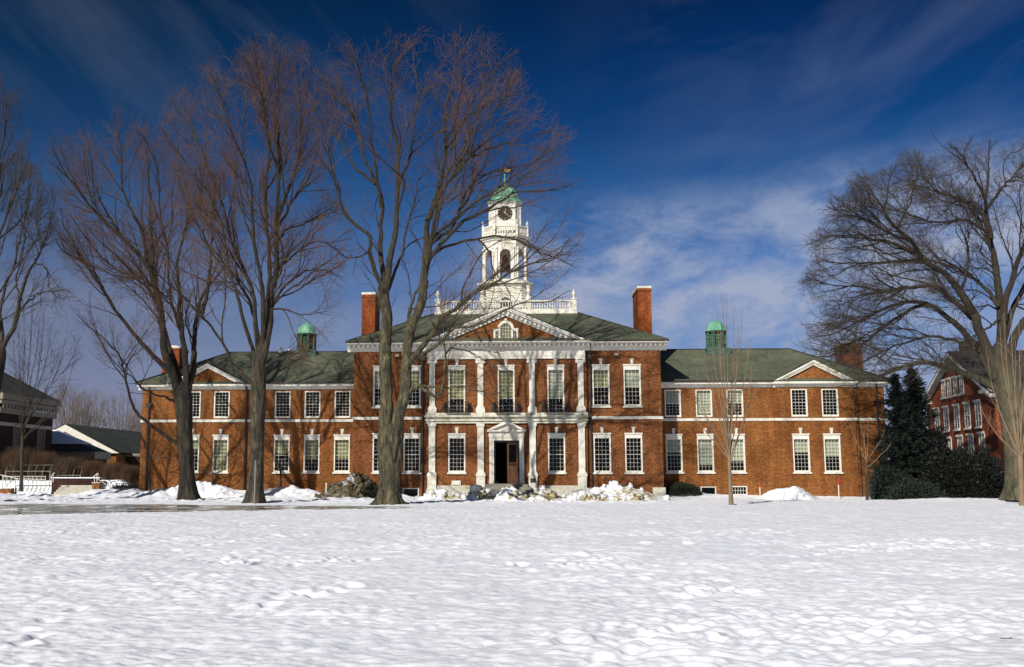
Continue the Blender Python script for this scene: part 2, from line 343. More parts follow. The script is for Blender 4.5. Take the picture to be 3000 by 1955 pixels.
# cirrus: noise over azimuth and elevation of the sky direction
ay = N(nt, 'ShaderNodeMath', operation='ARCTAN2'); L(sp.outputs[0], ay.inputs[0]); L(sp.outputs[1], ay.inputs[1])
cv = N(nt, 'ShaderNodeCombineXYZ'); L(ay.outputs[0], cv.inputs[0]); L(sp.outputs[2], cv.inputs[1])
def fbm(scale, rot, detail, rough, dist, loc=(0, 0, 0), st=(1, 1, 1)):
    r_ = N(nt, 'ShaderNodeMapping'); r_.inputs['Rotation'].default_value = (0, 0, rot); r_.inputs['Location'].default_value = loc; L(cv.outputs[0], r_.inputs[0])
    s_ = N(nt, 'ShaderNodeMapping'); s_.inputs['Scale'].default_value = st; L(r_.outputs[0], s_.inputs[0])
    n_ = N(nt, 'ShaderNodeTexNoise'); n_.inputs['Scale'].default_value = scale; n_.inputs['Detail'].default_value = detail; n_.inputs['Roughness'].default_value = rough; n_.inputs['Distortion'].default_value = dist
    L(s_.outputs[0], n_.inputs['Vector']); return n_.outputs[0]
def mulv(a, b_):
    k = N(nt, 'ShaderNodeMath', operation='MULTIPLY'); L(a, k.inputs[0])
    if isinstance(b_, float): k.inputs[1].default_value = b_
    else: L(b_, k.inputs[1])
    return k.outputs[0]
def addv(a, b_):
    k = N(nt, 'ShaderNodeMath', operation='ADD'); k.use_clamp = True; L(a, k.inputs[0]); L(b_, k.inputs[1]); return k.outputs[0]
def band(src_, a0, a1, to0=0., to1=1.):
    m_ = N(nt, 'ShaderNodeMapRange'); m_.interpolation_type = 'SMOOTHSTEP'
    for i_, v_ in ((1, a0), (2, a1), (3, to0), (4, to1)): m_.inputs[i_].default_value = v_
    L(src_, m_.inputs[0]); return m_.outputs[0]
# broken cirrus to the right of the tower, below about 18 degrees
cA = ramp(nt, fbm(13., -.12, 8, .66, .2, loc=(.21, .43, 0), st=(.85, 1.7, 1)), [(.36, (0, 0, 0)), (.60, (1, 1, 1))]).outputs[0]
cB = ramp(nt, fbm(6., -.15, 3, .5, .3, loc=(.9, .7, 0), st=(.8, 1.5, 1)), [(.36, (.25, .25, .25)), (.50, (1, 1, 1))]).outputs[0]
tilt = N(nt, 'ShaderNodeMath', operation='MULTIPLY_ADD'); L(ay.outputs[0], tilt.inputs[0]); tilt.inputs[1].default_value = -.07; L(sp.outputs[2], tilt.inputs[2])
low = band(tilt.outputs[0], .275, .195)
cl = mulv(mulv(mulv(cA, cB), low), band(ay.outputs[0], -.10, .06))
# a thin veil at the top right and diagonal streaks at the top left
cC = ramp(nt, fbm(5.2, -.3, 6, .55, .6, loc=(1.7, .6, 0), st=(.7, 1.8, 1)), [(.42, (0, 0, 0)), (.72, (1, 1, 1))]).outputs[0]
veil = mulv(mulv(cC, band(ay.outputs[0], .02, .25)), .13)
cD = ramp(nt, fbm(4.0, .62, 6, .55, .35, loc=(.45, .95, 0), st=(.55, 3.0, 1)), [(.47, (0, 0, 0)), (.74, (1, 1, 1))]).outputs[0]
streak = mulv(mulv(mulv(cD, band(ay.outputs[0], .0, -.15)), band(sp.outputs[2], .27, .36)), .15)
cE = ramp(nt, fbm(5., -.1, 6, .6, .5, st=(.6, 2.6, 1)), [(.42, (0, 0, 0)), (.74, (1, 1, 1))]).outputs[0]
lowleft = mulv(mulv(cE, band(sp.outputs[2], .24, .12)), .55)
cm = N(nt, 'ShaderNodeMix', data_type='RGBA'); L(addv(addv(mulv(cl, .95), veil), addv(streak, lowleft)), cm.inputs[0]); L(mu2.outputs[2], cm.inputs[6])
cc = N(nt, 'ShaderNodeMix', data_type='RGBA'); L(mr.outputs[0], cc.inputs[0]); cc.inputs[6].default_value = (2.5, 2.6, 3.2, 1); cc.inputs[7].default_value = (3.1, 3.6, 5.0, 1); L(cc.outputs[2], cm.inputs[7])
L(cm.outputs[2], bg.inputs[0])
sc.view_settings.view_transform = 'Standard'; sc.view_settings.look = 'None'; sc.view_settings.exposure = 0.15; sc.view_settings.gamma = 1
sc.render.engine = 'CYCLES'
try:
    sc.cycles.max_bounces = 6; sc.cycles.transparent_max_bounces = 12; sc.cycles.diffuse_bounces = 2
except Exception: pass

# ------------------------------------------------------------------ noise for terrain
_rs = np.random.RandomState(7)
_perm = _rs.permutation(4096); _g = _rs.rand(4096)*2*PI
def gnoise(x, y, seed=0):
    x = x+seed*17.13; y = y-seed*9.7
    xi = np.floor(x).astype(np.int64); yi = np.floor(y).astype(np.int64); xf = x-xi; yf = y-yi
    def gr(a, b, dx, dy):
        h = _g[_perm[(_perm[a & 4095]+b) & 4095]]; return np.cos(h)*dx+np.sin(h)*dy
    u = xf*xf*xf*(xf*(xf*6-15)+10); v = yf*yf*yf*(yf*(yf*6-15)+10)
    a = gr(xi, yi, xf, yf); b = gr(xi+1, yi, xf-1, yf); c = gr(xi, yi+1, xf, yf-1); d = gr(xi+1, yi+1, xf-1, yf-1)
    return (a*(1-u)+b*u)*(1-v)+(c*(1-u)+d*u)*v
def sst(a, b, x):
    t = np.clip((x-a)/(b-a), 0, 1); return t*t*(3-2*t)
# gaussian snow banks (x, y, sx, sy, h)
BANKS = []
def bank(u, Y, su, sy, h):
    BANKS.append((Xu(u, Y, 1440), Y, su*Y/3000, sy, h*.72))
for a in [(380, 80, 60, 2.0, .55), (480, 79, 60, 1.8, .75), (560, 80.5, 60, 1.5, .95), (620, 80.6, 60, 1.4, 1.0), (690, 80, 60, 1.6, .55),
          (800, 80, 70, 2.2, .75), (860, 79, 60, 2.0, .7), (930, 78, 70, 1.8, .5), (300, 80, 45, 2.5, .55), (250, 79, 70, 2, .25),
          (115, 74, 55, 1.3, .55), (0, 74, 50, 1.6, .45), (-120, 74, 60, 1.6, .5), (430, 84, 100, 3, .55),
          (740, 72, 50, 2.2, .30), (1137, 67, 60, 2.2, .22), (1170, 75.5, 50, 1.8, .35), (2010, 81.0, 120, .9, .38), (2300, 80.6, 200, .8, .22), (2800, 74, 160, 1.6, .25)]: bank(*a)
def ground_h(x, y):
    flat_ = 1-sst(40, 46, y)*(1-sst(66, 72, y))*.85
    z = gnoise(x*.05, y*.05, 3)*.22*flat_*sst(10, 40, y)*(1-sst(68, 80, y)*.6)
    z = z+gnoise(x*.16, y*.22, 5)*.07*flat_
    for bx, by, sx, sy, h in BANKS:
        e = np.exp(-((x-bx)/sx)**2-((y-by)/sy)**2); z = z+h*e*(1+.35*gnoise(x*.9, y*.9, 11)+.2*gnoise(x*2.7, y*2.7, 12))
    amp = 1.
    p = path_mask(x, y)
    z = z+sst(63, 67, y)*(1-sst(83, 88, y))*(1-sst(8, 14, x))*(np.abs(gnoise(x*.8, y*.6, 51))*.28+np.abs(gnoise(x*2.2, y*1.6, 52))*.14-.06)
    rg = .80+.65*sst(-.25, .35, gnoise(x*.22, y*.34, 14))     # smoother and rougher stretches of crust
    n = gnoise(x*.55, y*.8, 13)*.05+gnoise(x*1.3, y*1.9, 1)*.045+(np.abs(gnoise(x*2.3, y*3.4, 2))*.055+gnoise(x*5.0, y*6.5, 4)*.021+gnoise(x*12., y*13., 6)*.006)*rg
    tr = sst(.24, .46, gnoise(x*.13, y*.30, 8))          # trampled patches
    n = n+tr*(np.abs(gnoise(x*2.1, y*2.5, 9))*.095+gnoise(x*6, y*6, 10)*.035-.03)
    z = (z+n-.02)*(1-p)+(-.05+gnoise(x*.7, y*1.2, 15)*.045+gnoise(x*3., y*3., 16)*.015)*p
    # terrace behind the stairs on the left
    t = sst(82.4, 83.2, y)*(1-sst(-31.5, -30.2, x)); z = z*(1-t)+t*(1.25+.12*gnoise(x*.5, y*.5, 20)+.08*np.abs(gnoise(x*2, y*2, 21)))
    return z
def ground_pt(u, v):
    a_ = at(u, v, 1.); d = (a_[0], 1., a_[2]-2.); t = -2./d[2]; return d[0]*t, t
def footprints():
    rs_ = np.random.RandomState(3); out = []
    for (u0, v0, u1, v1, n_, sp_) in ((500, 1580, 680, 1568, 14, .5), (600, 1652, 1080, 1640, 26, .5), (800, 1742, 1060, 1722, 16, .45), (560, 1600, 900, 1560, 14, .8), (1500, 1668, 1830, 1640, 22, .7), (2380, 1620, 2900, 1588, 34, .9),
                                  (1950, 1735, 2230, 1728, 14, .4), (1180, 1575, 1420, 1568, 14, .4), (1860, 1600, 2300, 1560, 20, .9), (60, 1900, 180, 1780, 8, .2), (1700, 1905, 2100, 1860, 10, .3), (2500, 1850, 2700, 1780, 8, .3), (250, 1540, 420, 1532, 10, .5)):
        for i in range(n_):
            f_ = (i+rs_.rand()*.6)/n_; X_, Y_ = ground_pt(u0+(u1-u0)*f_, v0+(v1-v0)*f_); out.append((X_+rs_.randn()*.12, Y_+rs_.randn()*sp_, (.10+.08*rs_.rand()), .13+.10*rs_.rand(), .035+.055*rs_.rand()))
    return out
PRINTS = footprints()
def dents(x, y, z):
    for px_, py_, sx_, sy_, d_ in PRINTS:
        m_ = (np.abs(x-px_) < .7) & (np.abs(y-py_) < .8)
        if m_.any():
            q = ((x[m_]-px_)/sx_)**2+((y[m_]-py_)/sy_)**2
            z[m_] += -d_*np.exp(-q**1.5)+d_*.30*np.exp(-((np.sqrt(q)-1.5)/.5)**2)*(.6+.8*gnoise(x[m_]*4, y[m_]*4, 61))
    return z
def path_mask(x, y):
    c = 54.5-.02*x*0+gnoise(x*.06, x*0+.5, 31)*1.2
    lo = 46.5+sst(-28, -4, x)*9.5; hi = 63.5-sst(-26, -2, x)*3.0
    e = gnoise(x*.35, y*.5, 32)*1.3+gnoise(x*1.4, y*1.8, 33)*.4
    m = sst(lo-.7, lo+.5, y+e)*(1-sst(hi-1.0, hi+.6, y+e))*(1-sst(-9, 0, x+e*2))
    return m
def build_ground():
    s = np.concatenate([-np.geomspace(9, .78, 40)[:-1], np.linspace(-.76, .76, 980), np.geomspace(.78, 9, 40)[1:]])
    y = np.concatenate([np.linspace(-60, 7, 14), np.geomspace(8, 90, 860), np.geomspace(91, 2500, 70)])
    yy, ss = np.meshgrid(y, s, indexing='ij')
    xx = ss*(np.maximum(yy, 6)+3)
    z = ground_h(xx, yy)
    z = dents(xx, yy, z)
    far = sst(110, 400, yy); z = z*(1-far)
    out_ = sst(60, 200, np.abs(xx)); z = z*(1-out_)
    V = np.stack([xx, yy, z], -1).reshape(-1, 3)
    r, c = yy.shape; idx = np.arange(r*c).reshape(r, c)
    Fc = np.stack([idx[:-1, :-1], idx[:-1, 1:], idx[1:, 1:], idx[1:, :-1]], -1).reshape(-1, 4)
    o = link_mesh('snow_ground', V, Fc, M['snow'], smooth=True); tag(o, kind='structure')
build_ground()
def gz(x, y): return float(ground_h(np.array([float(x)]), np.array([float(y)]))[0])
def build_path():
    m, nt, b = new_mat('wet_path'); L = nt.links.new
    tc = N(nt, 'ShaderNodeTexCoord'); mp = N(nt, 'ShaderNodeMapping'); mp.inputs['Scale'].default_value = (.35, 1.0, 1); L(tc.outputs['Object'], mp.inputs[0])
    n = N(nt, 'ShaderNodeTexNoise'); n.inputs['Scale'].default_value = .8; n.inputs['Detail'].default_value = 7; L(mp.outputs[0], n.inputs['Vector'])
    r = ramp(nt, n.outputs[0], [(.36, (.10, .10, .075)), (.50, (.22, .22, .18)), (.64, (.42, .44, .42))]); L(r.outputs[0], b.inputs['Base Color'])
    r2 = ramp(nt, n.outputs[0], [(.4, (.06, .06, .06)), (.6, (.45, .45, .45))]); L(r2.outputs[0], b.inputs['Roughness'])
    x = np.linspace(-60, 0, 160); y = np.linspace(43, 66, 60); yy, xx = np.meshgrid(y, x, indexing='ij')
    V = np.stack([xx, yy, np.where(path_mask(xx, yy) > .01, -.035, -.4)], -1).reshape(-1, 3); idx = np.arange(xx.size).reshape(xx.shape)
    Fc = np.stack([idx[:-1, :-1], idx[:-1, 1:], idx[1:, 1:], idx[1:, :-1]], -1).reshape(-1, 4)
    tag(link_mesh('path', V, Fc, m), kind='structure')
build_path()

# ------------------------------------------------------------------ snow piles
def pile(name, label, cat, cx, cy, rx, ry, h, mat, seed, chunk=.5, group=None, z0=-.1, ridges=None, clods=0):
    n, k = 46, 96
    t = np.linspace(0, 1, n)[:, None]; a = np.linspace(0, 2*PI, k, endpoint=False)[None, :]
    rr = 1+.22*np.sin(a*2+seed)+.13*np.sin(a*3+seed*2.1)+.07*np.sin(a*7+seed)
    x = cx+rx*t*rr*np.cos(a); y = cy+ry*t*rr*np.sin(a)
    base = np.cos(t*PI/2)**1.25 if ridges is None else np.cos(t*PI/2)**.9
    f = np.clip(base, 0, 1)
    z = h*f*(1+.35*gnoise(x*.8, y*.8, seed+40))+chunk*np.sqrt(np.clip(f, 0, 1))*(np.abs(gnoise(x*1.9, y*1.9, seed+41))*.8+gnoise(x*4.5, y*4.5, seed+42)*.42+np.abs(gnoise(x*9, y*9, seed+43))*.30)
    z = z+z0
    V = np.stack([x+0*z, y+0*z, z], -1).reshape(-1, 3); idx = np.arange(n*k).reshape(n, k); nx = np.roll(idx, -1, 1)
    Fc = np.stack([idx[:-1], idx[1:], nx[1:], nx[:-1]], -1).reshape(-1, 4)
    if clods:   # broken plough blocks frozen into the heap
        rs_ = np.random.RandomState(seed+500); vs_, fs_ = [], []; nb_ = len(V)
        cube = np.array([(-1, -1, -1), (1, -1, -1), (1, 1, -1), (-1, 1, -1), (-1, -1, 1), (1, -1, 1), (1, 1, 1), (-1, 1, 1)], float)
        for i in range(clods):
            p_ = V[rs_.randint(0, int(n*.92))*k+rs_.randint(0, k)]; s_ = .04+.15*rs_.rand()**2.2
            q, _r = np.linalg.qr(rs_.randn(3, 3)); c_ = (cube*(.7+.6*rs_.rand(8, 3))*s_*np.array([1.3, 1, .75])) @ q
            fs_ += [[nb_+i*8+j for j in f] for f in ((0, 3, 2, 1), (4, 5, 6, 7), (0, 1, 5, 4), (1, 2, 6, 5), (2, 3, 7, 6), (3, 0, 4, 7))]; vs_.append(c_+p_+np.array([0, 0, s_*.4]))
        V = np.concatenate([V]+vs_); Fc = np.concatenate([Fc, np.array(fs_)])
    o = link_mesh(name, V, Fc, mat, None, (cx, cy, 0), smooth=chunk < .3)
    return tag(o, label, cat, group)
def px_pile(label, u, v0, v1, Y, su, ry, mat, seed, chunk, group='plowed snow piles in front of the hall', hs=1., clods=0):
    x = Xu(u, Y, 1440); h = (Zv(v1, Y)+.05)*hs
    pile('snow_pile', label, 'snow pile', x, Y, su*Y/3000, ry, h, mat, seed, chunk, group, clods=clods)
px_pile('dark dirty snow pile against the wall between the second and third big trees', 1032, 1460, 1398, 76.2, 98, 2.0, M['pile_dirty'], 1, .34, clods=140)
px_pile('tall dirty-white snow pile right of the front steps', 1790, 1480, 1424, 74, 150, 2.4, M['pile'], 2, .24, clods=45)
px_pile('white rounded snow pile in front of the right wing beside a red-tipped stake', 2312, 1465, 1425, 77, 82, 1.9, M['bank'], 3, .20)
px_pile('broken white snow heap directly in front of the door steps', 1490, 1480, 1450, 72.6, 75, 1.2, M['pile'], 4, .42, hs=1.45, clods=60)
px_pile('brown-stained snow heap just left of the door steps', 1400, 1480, 1444, 72.8, 62, 1.1, M['pile_cream'], 5, .45, hs=1.45, clods=60)
px_pile('yellow-brown stained snow heap just right of the door steps', 1590, 1480, 1446, 72.4, 62, 1.1, M['pile_cream'], 6, .42, hs=1.45, clods=60)
px_pile('low creamy snow heap left of the stone plinth near the third big tree', 1300, 1480, 1452, 72.8, 85, 1.3, M['pile'], 7, .36, hs=1.45, clods=60)
px_pile('low lumpy snow heap in front of the tall pile right of the steps', 1700, 1482, 1460, 71.2, 75, 1.0, M['pile'], 8, .36, hs=1.45, clods=60)
px_pile('small stained snow lump at the near foot of the tall pile', 1850, 1482, 1462, 71, 45, .9, M['pile_cream'], 9, .30, hs=1.45, clods=60)
px_pile('long white snow bank against the left wing between the first two big trees', 640, 1470, 1436, 79.0, 95, 1.5, M['bank'], 10, .30)
px_pile('white snow bank behind the trunk of the second big tree', 860, 1470, 1440, 78, 100, 1.8, M['bank'], 11, .32)

# ------------------------------------------------------------------ main building
HALL = empty('brick_hall', (0, 79, 0), 'long symmetrical red brick hall with white clock tower and green slate roofs', 'building')
def P(name, mb, mat, parent=HALL, smooth=False): return mb.build(name, M[mat] if isinstance(mat, str) else mat, parent, None, smooth)
def wall_front(mb, x0, x1, z0, z1, y, holes, depth=.16):
    xs = sorted({x0, x1, *[h[0] for h in holes], *[h[1] for h in holes]}); zs = sorted({z0, z1, *[h[2] for h in holes], *[h[3] for h in holes]})
    for i in range(len(xs)-1):
        for j in range(len(zs)-1):
            xm_, zm_ = (xs[i]+xs[i+1])/2, (zs[j]+zs[j+1])/2
            if any(h[0] < xm_ < h[1] and h[2] < zm_ < h[3] for h in holes): continue
            mb.quad((xs[i], y, zs[j]), (xs[i+1], y, zs[j]), (xs[i+1], y, zs[j+1]), (xs[i], y, zs[j+1]))
    for a, b_, c, d in holes:
        y2 = y+depth
        mb.quad((a, y, c), (a, y, d), (a, y2, d), (a, y2, c)); mb.quad((b_, y, d), (b_, y, c), (b_, y2, c), (b_, y2, d))
        mb.quad((a, y, d), (b_, y, d), (b_, y2, d), (a, y2, d)); mb.quad((b_, y, c), (a, y, c), (a, y2, c), (b_, y2, c))
def sash_window(xc, y, z0, z1, w, rows, cols=4, head=0., key=True, sill=True, blind=0., btype='blind', thin=.015, open_top=0., label=None):
    """white sash window: z0..z1 outer of frame (with head board), y = wall plane; rows = list of pane rows per sash from the top"""
    x0, x1 = xc-w/2, xc+w/2
    m = MB(); c = .085
    gz0, gz1 = z0+.13, z1-head-.07
    m.box(x0, x0+c, y-.04, y+.16, z0, z1); m.box(x1-c, x1, y-.04, y+.16, z0, z1)
    m.box(x0+c, x1-c, y-.04, y+.16, z1-head-.07, z1); m.box(x0+c, x1-c, y-.03, y+.16, z0, gz0)
    if head: m.box(x0-.05, x1+.05, y-.12, y-.002, z1, z1+.09); m.box(x0-.02, x1+.02, y-.06, y-.042, z1-.07, z1-.002)
    gx0, gx1 = x0+c, x1-c
    sh = (gz1-gz0)/len(rows); yy = y+.05
    for i, r in enumerate(rows):
        a1 = gz1-i*sh; a0 = a1-sh; yo = yy+.035*i
        # sash stiles and rails
        st = .024
        m.box(gx0, gx0+st, yo, yo+.035, a0, a1); m.box(gx1-st, gx1, yo, yo+.035, a0, a1)
        m.box(gx0+st, gx1-st, yo, yo+.035, a0, a0+st); m.box(gx0+st, gx1-st, yo, yo+.035, a1-st, a1)
        px0, px1, pz0, pz1 = gx0+st, gx1-st, a0+st, a1-st
        for k in range(1, cols):
            xx = px0+(px1-px0)*k/cols; m.box(xx-thin/2, xx+thin/2, yo+.004, yo+.03, pz0, pz1)
        for k in range(1, r):
            zz_ = pz0+(pz1-pz0)*k/r; m.box(px0, px1, yo+.006, yo+.028, zz_-thin/2, zz_+thin/2)
    o = P('window', m, 'white')
    if label: o['label'] = label
    g = MB()
    for i in range(len(rows)):
        a1 = gz1-i*sh; yo = yy+.035*i+.018; g.quad((gx0+.03, yo, a1-sh+.03), (gx1-.03, yo, a1-sh+.03), (gx1-.03, yo, a1-.03), (gx0+.03, yo, a1-.03))
    P('pane', g, 'glass', o)
    if sill: s = MB(); s.box(x0-.09, x1+.09, y-.13, y-.041, z0-.11, z0+.01); s.box(x0-.09, x1+.09, y-.041, y-.001, z0-.11, z0-.001); P('sill', s, 'marble', o)
    if key:
        s = MB(); zt = z1+.095; s.prism([(xc-.08, zt), (xc+.08, zt), (xc+.12, zt+.36), (xc-.12, zt+.36)], y-.06, y-.001); s.box(xc-.15, xc+.15, y-.09, y-.002, zt+.361, zt+.44)
        P('keystone', s, 'marble', o)
    if blind > 0:
        s = MB(); yb = y+.26; zb = gz1-(gz1-gz0)*blind
        n = 10
        for i in range(n):
            xa, xb = x0+.06+(w-.12)*i/n, x0+.06+(w-.12)*(i+1)/n; d = .015*(i % 2)
            s.quad((xa, yb+d, zb), (xb, yb+.015-d, zb), (xb, yb+.015-d, z1), (xa, yb+d, z1))
        P('blind', s, btype, o)
    return (x0, x1, z0, z1)
YC, YB, YW = 79.0, 78.72, 82.0
# --- window schedule
holes_c, holes_b, holes_l, holes_r = [], [], [], []
rnd = random.Random(5)
WL = dict(z0=1.85, z1=4.80)          # lower windows
bl = {}
for sx, hs in ((-1, holes_c), (1, holes_c)):
    for i, x in enumerate((7.28, 9.66)):
        b1 = {(1, 0): .48, (1, 1): .50, (-1, 0): .55, (-1, 1): .45}[(sx, i)]
        hs.append(sash_window(sx*x, YC, 6.92, 10.05, 1.30, [4, 4], head=.26, blind=b1, btype='blind' if i == 0 else 'blind_pale'))
        hs.append(sash_window(sx*x, YC, 1.88, 4.80, 1.30, [4, 4], head=.24, blind=0))
for sx in (-1, 0, 1):
    x = sx*3.80
    holes_b.append(sash_window(x, YB, 6.30, 10.02, 1.28, [4, 4, 4], head=.24, sill=False, blind=.66, btype='blind' if sx < 1 else 'blind_pale'))
    if sx: holes_b.append(sash_window(x, YB, 1.88, 4.78, 1.30, [4, 4], head=.22))
wing_bl = {(-1, 0): (0, .60), (-1, 1): (0, .62), (-1, 2): (0, .45), (-1, 3): (0, 1.0), (-1, 4): (0, .3), (1, 0): (.55, .42), (1, 1): (.95, .82), (1, 2): (.52, .70), (1, 3): (0, .42), (1, 4): (0, .56)}
for sx, hs in ((-1, holes_l), (1, holes_r)):
    for i, x in enumerate((13.18, 15.62, 18.05, 23.0, 25.38)):
        bu, blo = wing_bl[(sx, i)]
        yw = YW if i < 3 else YW-.14
        hs.append(sash_window(sx*x, yw, 6.24, 8.40, 1.27, [4, 4], head=0., key=False, sill=False, blind=bu, btype='blind_pale'))
        hs.append(sash_window(sx*x, yw, 1.90, 4.82, 1.27, [4, 4], head=.27, blind=blo, btype='blind' if sx < 0 else 'blind_pale'))
# basement windows
def basement(xc, y, z0, z1, w, hs, bars=True):
    m = MB(); x0, x1 = xc-w/2, xc+w/2
    m.box(x0, x0+.08, y-.03, y+.15, z0, z1); m.box(x1-.08, x1, y-.03, y+.15, z0, z1); m.box(x0+.08, x1-.08, y-.03, y+.15, z1-.08, z1); m.box(x0+.08, x1-.08, y-.03, y+.15, z0, z0+.08)
    if bars:
        for k in range(1, 5): xx = x0+.08+(w-.16)*k/5; m.box(xx-.014, xx+.014, y+.05, y+.08, z0+.08, z1-.08)
        zm2 = (z0+z1)/2; m.box(x0+.08, x1-.08, y+.052, y+.078, zm2-.014, zm2+.014)
    o = P('window', m, 'white'); g = MB(); g.quad((x0+.05, y+.065, z0+.05), (x1-.05, y+.065, z0+.05), (x1-.05, y+.065, z1-.05), (x0+.05, y+.065, z1-.05)); P('pane', g, 'glass', o)
    hs.append((x0, x1, z0, z1))
basement(15.75, YW, .14, .80, 1.2, holes_r, False); basement(18.15, YW, .14, .84, 1.2, holes_r); basement(-7.35, YC, -.05, .72, 1.25, holes_c, False)
basement(9.7, YC, .10, .66, 1.2, holes_c, False)
# --- walls
def wallpart(x0, x1, y, z1, holes, yb, sides=True, name='wall', mat='brick', z0=-.3):
    m = MB(); wall_front(m, x0, x1, z0, z1, y, [h for h in holes if x0 < (h[0]+h[1])/2 < x1])
    m.quad((x0, yb, z0), (x0, y, z0), (x0, y, z1), (x0, yb, z1)); m.quad((x1, y, z0), (x1, yb, z0), (x1, yb, z1), (x1, y, z1))
    m.quad((x1, yb, z0), (x0, yb, z0), (x0, yb, z1), (x1, yb, z1))
    return P(name, m, mat)
DOOR = (-.97, .97, 1.06, 4.32)
m = MB()
wall_front(m, -11.85, -6.15, -.3, 11.25, YC, [h for h in holes_c if h[0] < 0]); wall_front(m, 6.15, 11.85, -.3, 11.25, YC, [h for h in holes_c if h[0] > 0])
wall_front(m, -6.15, 6.15, -.3, 11.25, YB, holes_b+[DOOR])
for s in (-1, 1): x = s*6.15; m.quad((x, YB, -.3), (x, YC, -.3), (x, YC, 11.25), (x, YB, 11.25))
for s in (-1, 1): x = s*11.85; m.quad((x, YC, -.3), (x, 97, -.3), (x, 97, 11.25), (x, YC, 11.25))
m.quad((11.85, 97, -.3), (-11.85, 97, -.3), (-11.85, 97, 11.25), (11.85, 97, 11.25))
P('wall', m, 'brick_centre')
for s, hs in ((-1, holes_l), (1, holes_r)):
    m = MB(); X = lambda a, b_: (min(s*a, s*b_), max(s*a, s*b_))
    for a, b_, yy in ((11.85, 21.1, YW), (21.1, 27.3, YW-.14), (27.3, 29.62, YW)):
        x0, x1 = X(a, b_); wall_front(m, x0, x1, -.3, 8.75, yy, [h for h in hs if x0 < (h[0]+h[1])/2 < x1])
    for a in (21.1, 27.3): m.quad((s*a, YW-.14, -.3), (s*a, YW, -.3), (s*a, YW, 8.75), (s*a, YW-.14, 8.75))
    m.quad((s*29.62, YW, -.3), (s*29.62, 94, -.3), (s*29.62, 94, 8.75), (s*29.62, YW, 8.75))
    x0, x1 = X(11.85, 29.62); m.quad((x1, 94, -.3), (x0, 94, -.3), (x0, 94, 8.75), (x1, 94, 8.75))
    P('wall', m, 'brick')
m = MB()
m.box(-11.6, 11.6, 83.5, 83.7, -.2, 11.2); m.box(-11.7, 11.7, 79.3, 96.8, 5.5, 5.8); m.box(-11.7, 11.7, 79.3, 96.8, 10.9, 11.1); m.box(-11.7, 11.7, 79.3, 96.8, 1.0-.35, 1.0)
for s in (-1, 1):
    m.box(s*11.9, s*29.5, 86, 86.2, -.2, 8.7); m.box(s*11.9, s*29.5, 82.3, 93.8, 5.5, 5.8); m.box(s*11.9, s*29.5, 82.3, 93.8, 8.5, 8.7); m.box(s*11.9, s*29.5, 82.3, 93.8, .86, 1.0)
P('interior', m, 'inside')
# --- belt courses
for s in (-1, 1):
    m = MB(); m.box(s*6.45, s*11.9, YC-.09, YC-.001, 5.93, 6.15); m.box(s*11.86, s*11.94, YC-.088, 82, 5.93, 6.15); P('belt_course', m, 'marble')
    m = MB(); m.box(s*11.95, s*21.05, YW-.07, YW-.001, 5.92, 6.13); m.box(s*21.05, s*27.35, YW-.21, YW-.141, 5.92, 6.13); m.box(s*27.351, s*29.68, YW-.071, YW-.001, 5.92, 6.13)
    m.box(s*29.625, s*29.69, YW-.001, 94, 5.92, 6.13); P('belt_course', m, 'marble')
# --- cornices with dentils
def cornice_run(mb, db, x0, x1, y, z, h=.62, proj_=.85, step=.36, dw=.17):
    """stepped classical cornice on a wall facing -y; z = bottom"""
    mb.box(x0, x1, y-.05, y+.02, z, z+h*.22); mb.box(x0, x1, y-.09, y+.02, z+h*.22, z+h*.50)
    mb.box(x0, x1, y-proj_*.9, y+.02, z+h*.80, z+h*.90); mb.box(x0, x1, y-proj_, y+.02, z+h*.90, z+h)
    n = int((x1-x0)/step); st = (x1-x0)/n
    mb.box(x0, x1, y-.20, y+.02, z+h*.50, z+h*.80)
    for i in range(n):
        xc_ = x0+st*(i+.5); db.box(xc_-dw/2, xc_+dw/2, y-proj_*.66, y-.198, z+h*.53, z+h*.798)
mb, db = MB(), MB()
for s in (-1, 1):
    a, b_ = sorted((s*6.46, s*12.34)); cornice_run(mb, db, a, b_, YC, 11.22, .62)
    for (z0, z1, pr) in ((11.22, 11.41, .10), (11.41, 11.57, .12), (11.57, 11.655, .25), (11.655, 11.755, .47), (11.755, 11.84, .5)):
        mb.box(s*11.86, s*(11.85+pr), YC+.021, 97.3, z0, z1)
    for i in range(48): yy = 79.2+i*.37; db.box(s*11.96, s*12.10, yy, yy+.17, 11.42, 11.565)
    # slate-thin eave edge is part of the roof
cornice_run(mb, db, -6.45, 6.45, YB-.05, 11.20, .64, .90)
n_ = len(mb.v); mb.v += db.v; mb.f += [tuple(n_+i for i in f) for f in db.f]
P('cornice', mb, 'white')
for s in (-1, 1):
    mb = MB()
    for a, b_, yy in ((11.9, 21.0, YW), (21.0, 27.4, YW-.14), (27.4, 29.95, YW)):
        e = 0 if yy == YW else .002
        mb.box(s*a, s*b_, yy-.05, yy+.02, 8.55, 8.81); mb.box(s*a, s*b_, yy-.46+e, yy+.02, 8.81+e, 8.97)
    mb.box(s*29.625, s*29.72, YW+.021, 94.2, 8.55, 8.80); mb.box(s*29.625, s*29.94, YW+.021, 94.3, 8.801, 8.969)
    P('cornice', mb, 'weathered')
mb = MB()
for s in (-1, 1):
    for a, b_, y_, z_, r_ in ((11.9, 21.0, YW-.54, 9.03, .07), (27.6, 30.1, YW-.54, 9.03, .07), (6.9, 12.4, YC-.9, 11.90, .05)):
        mb = MB(); mb.tube([(s*a, y_, z_), (s*b_, y_, z_)], r_, 8); P('gutter', mb, 'pipe')
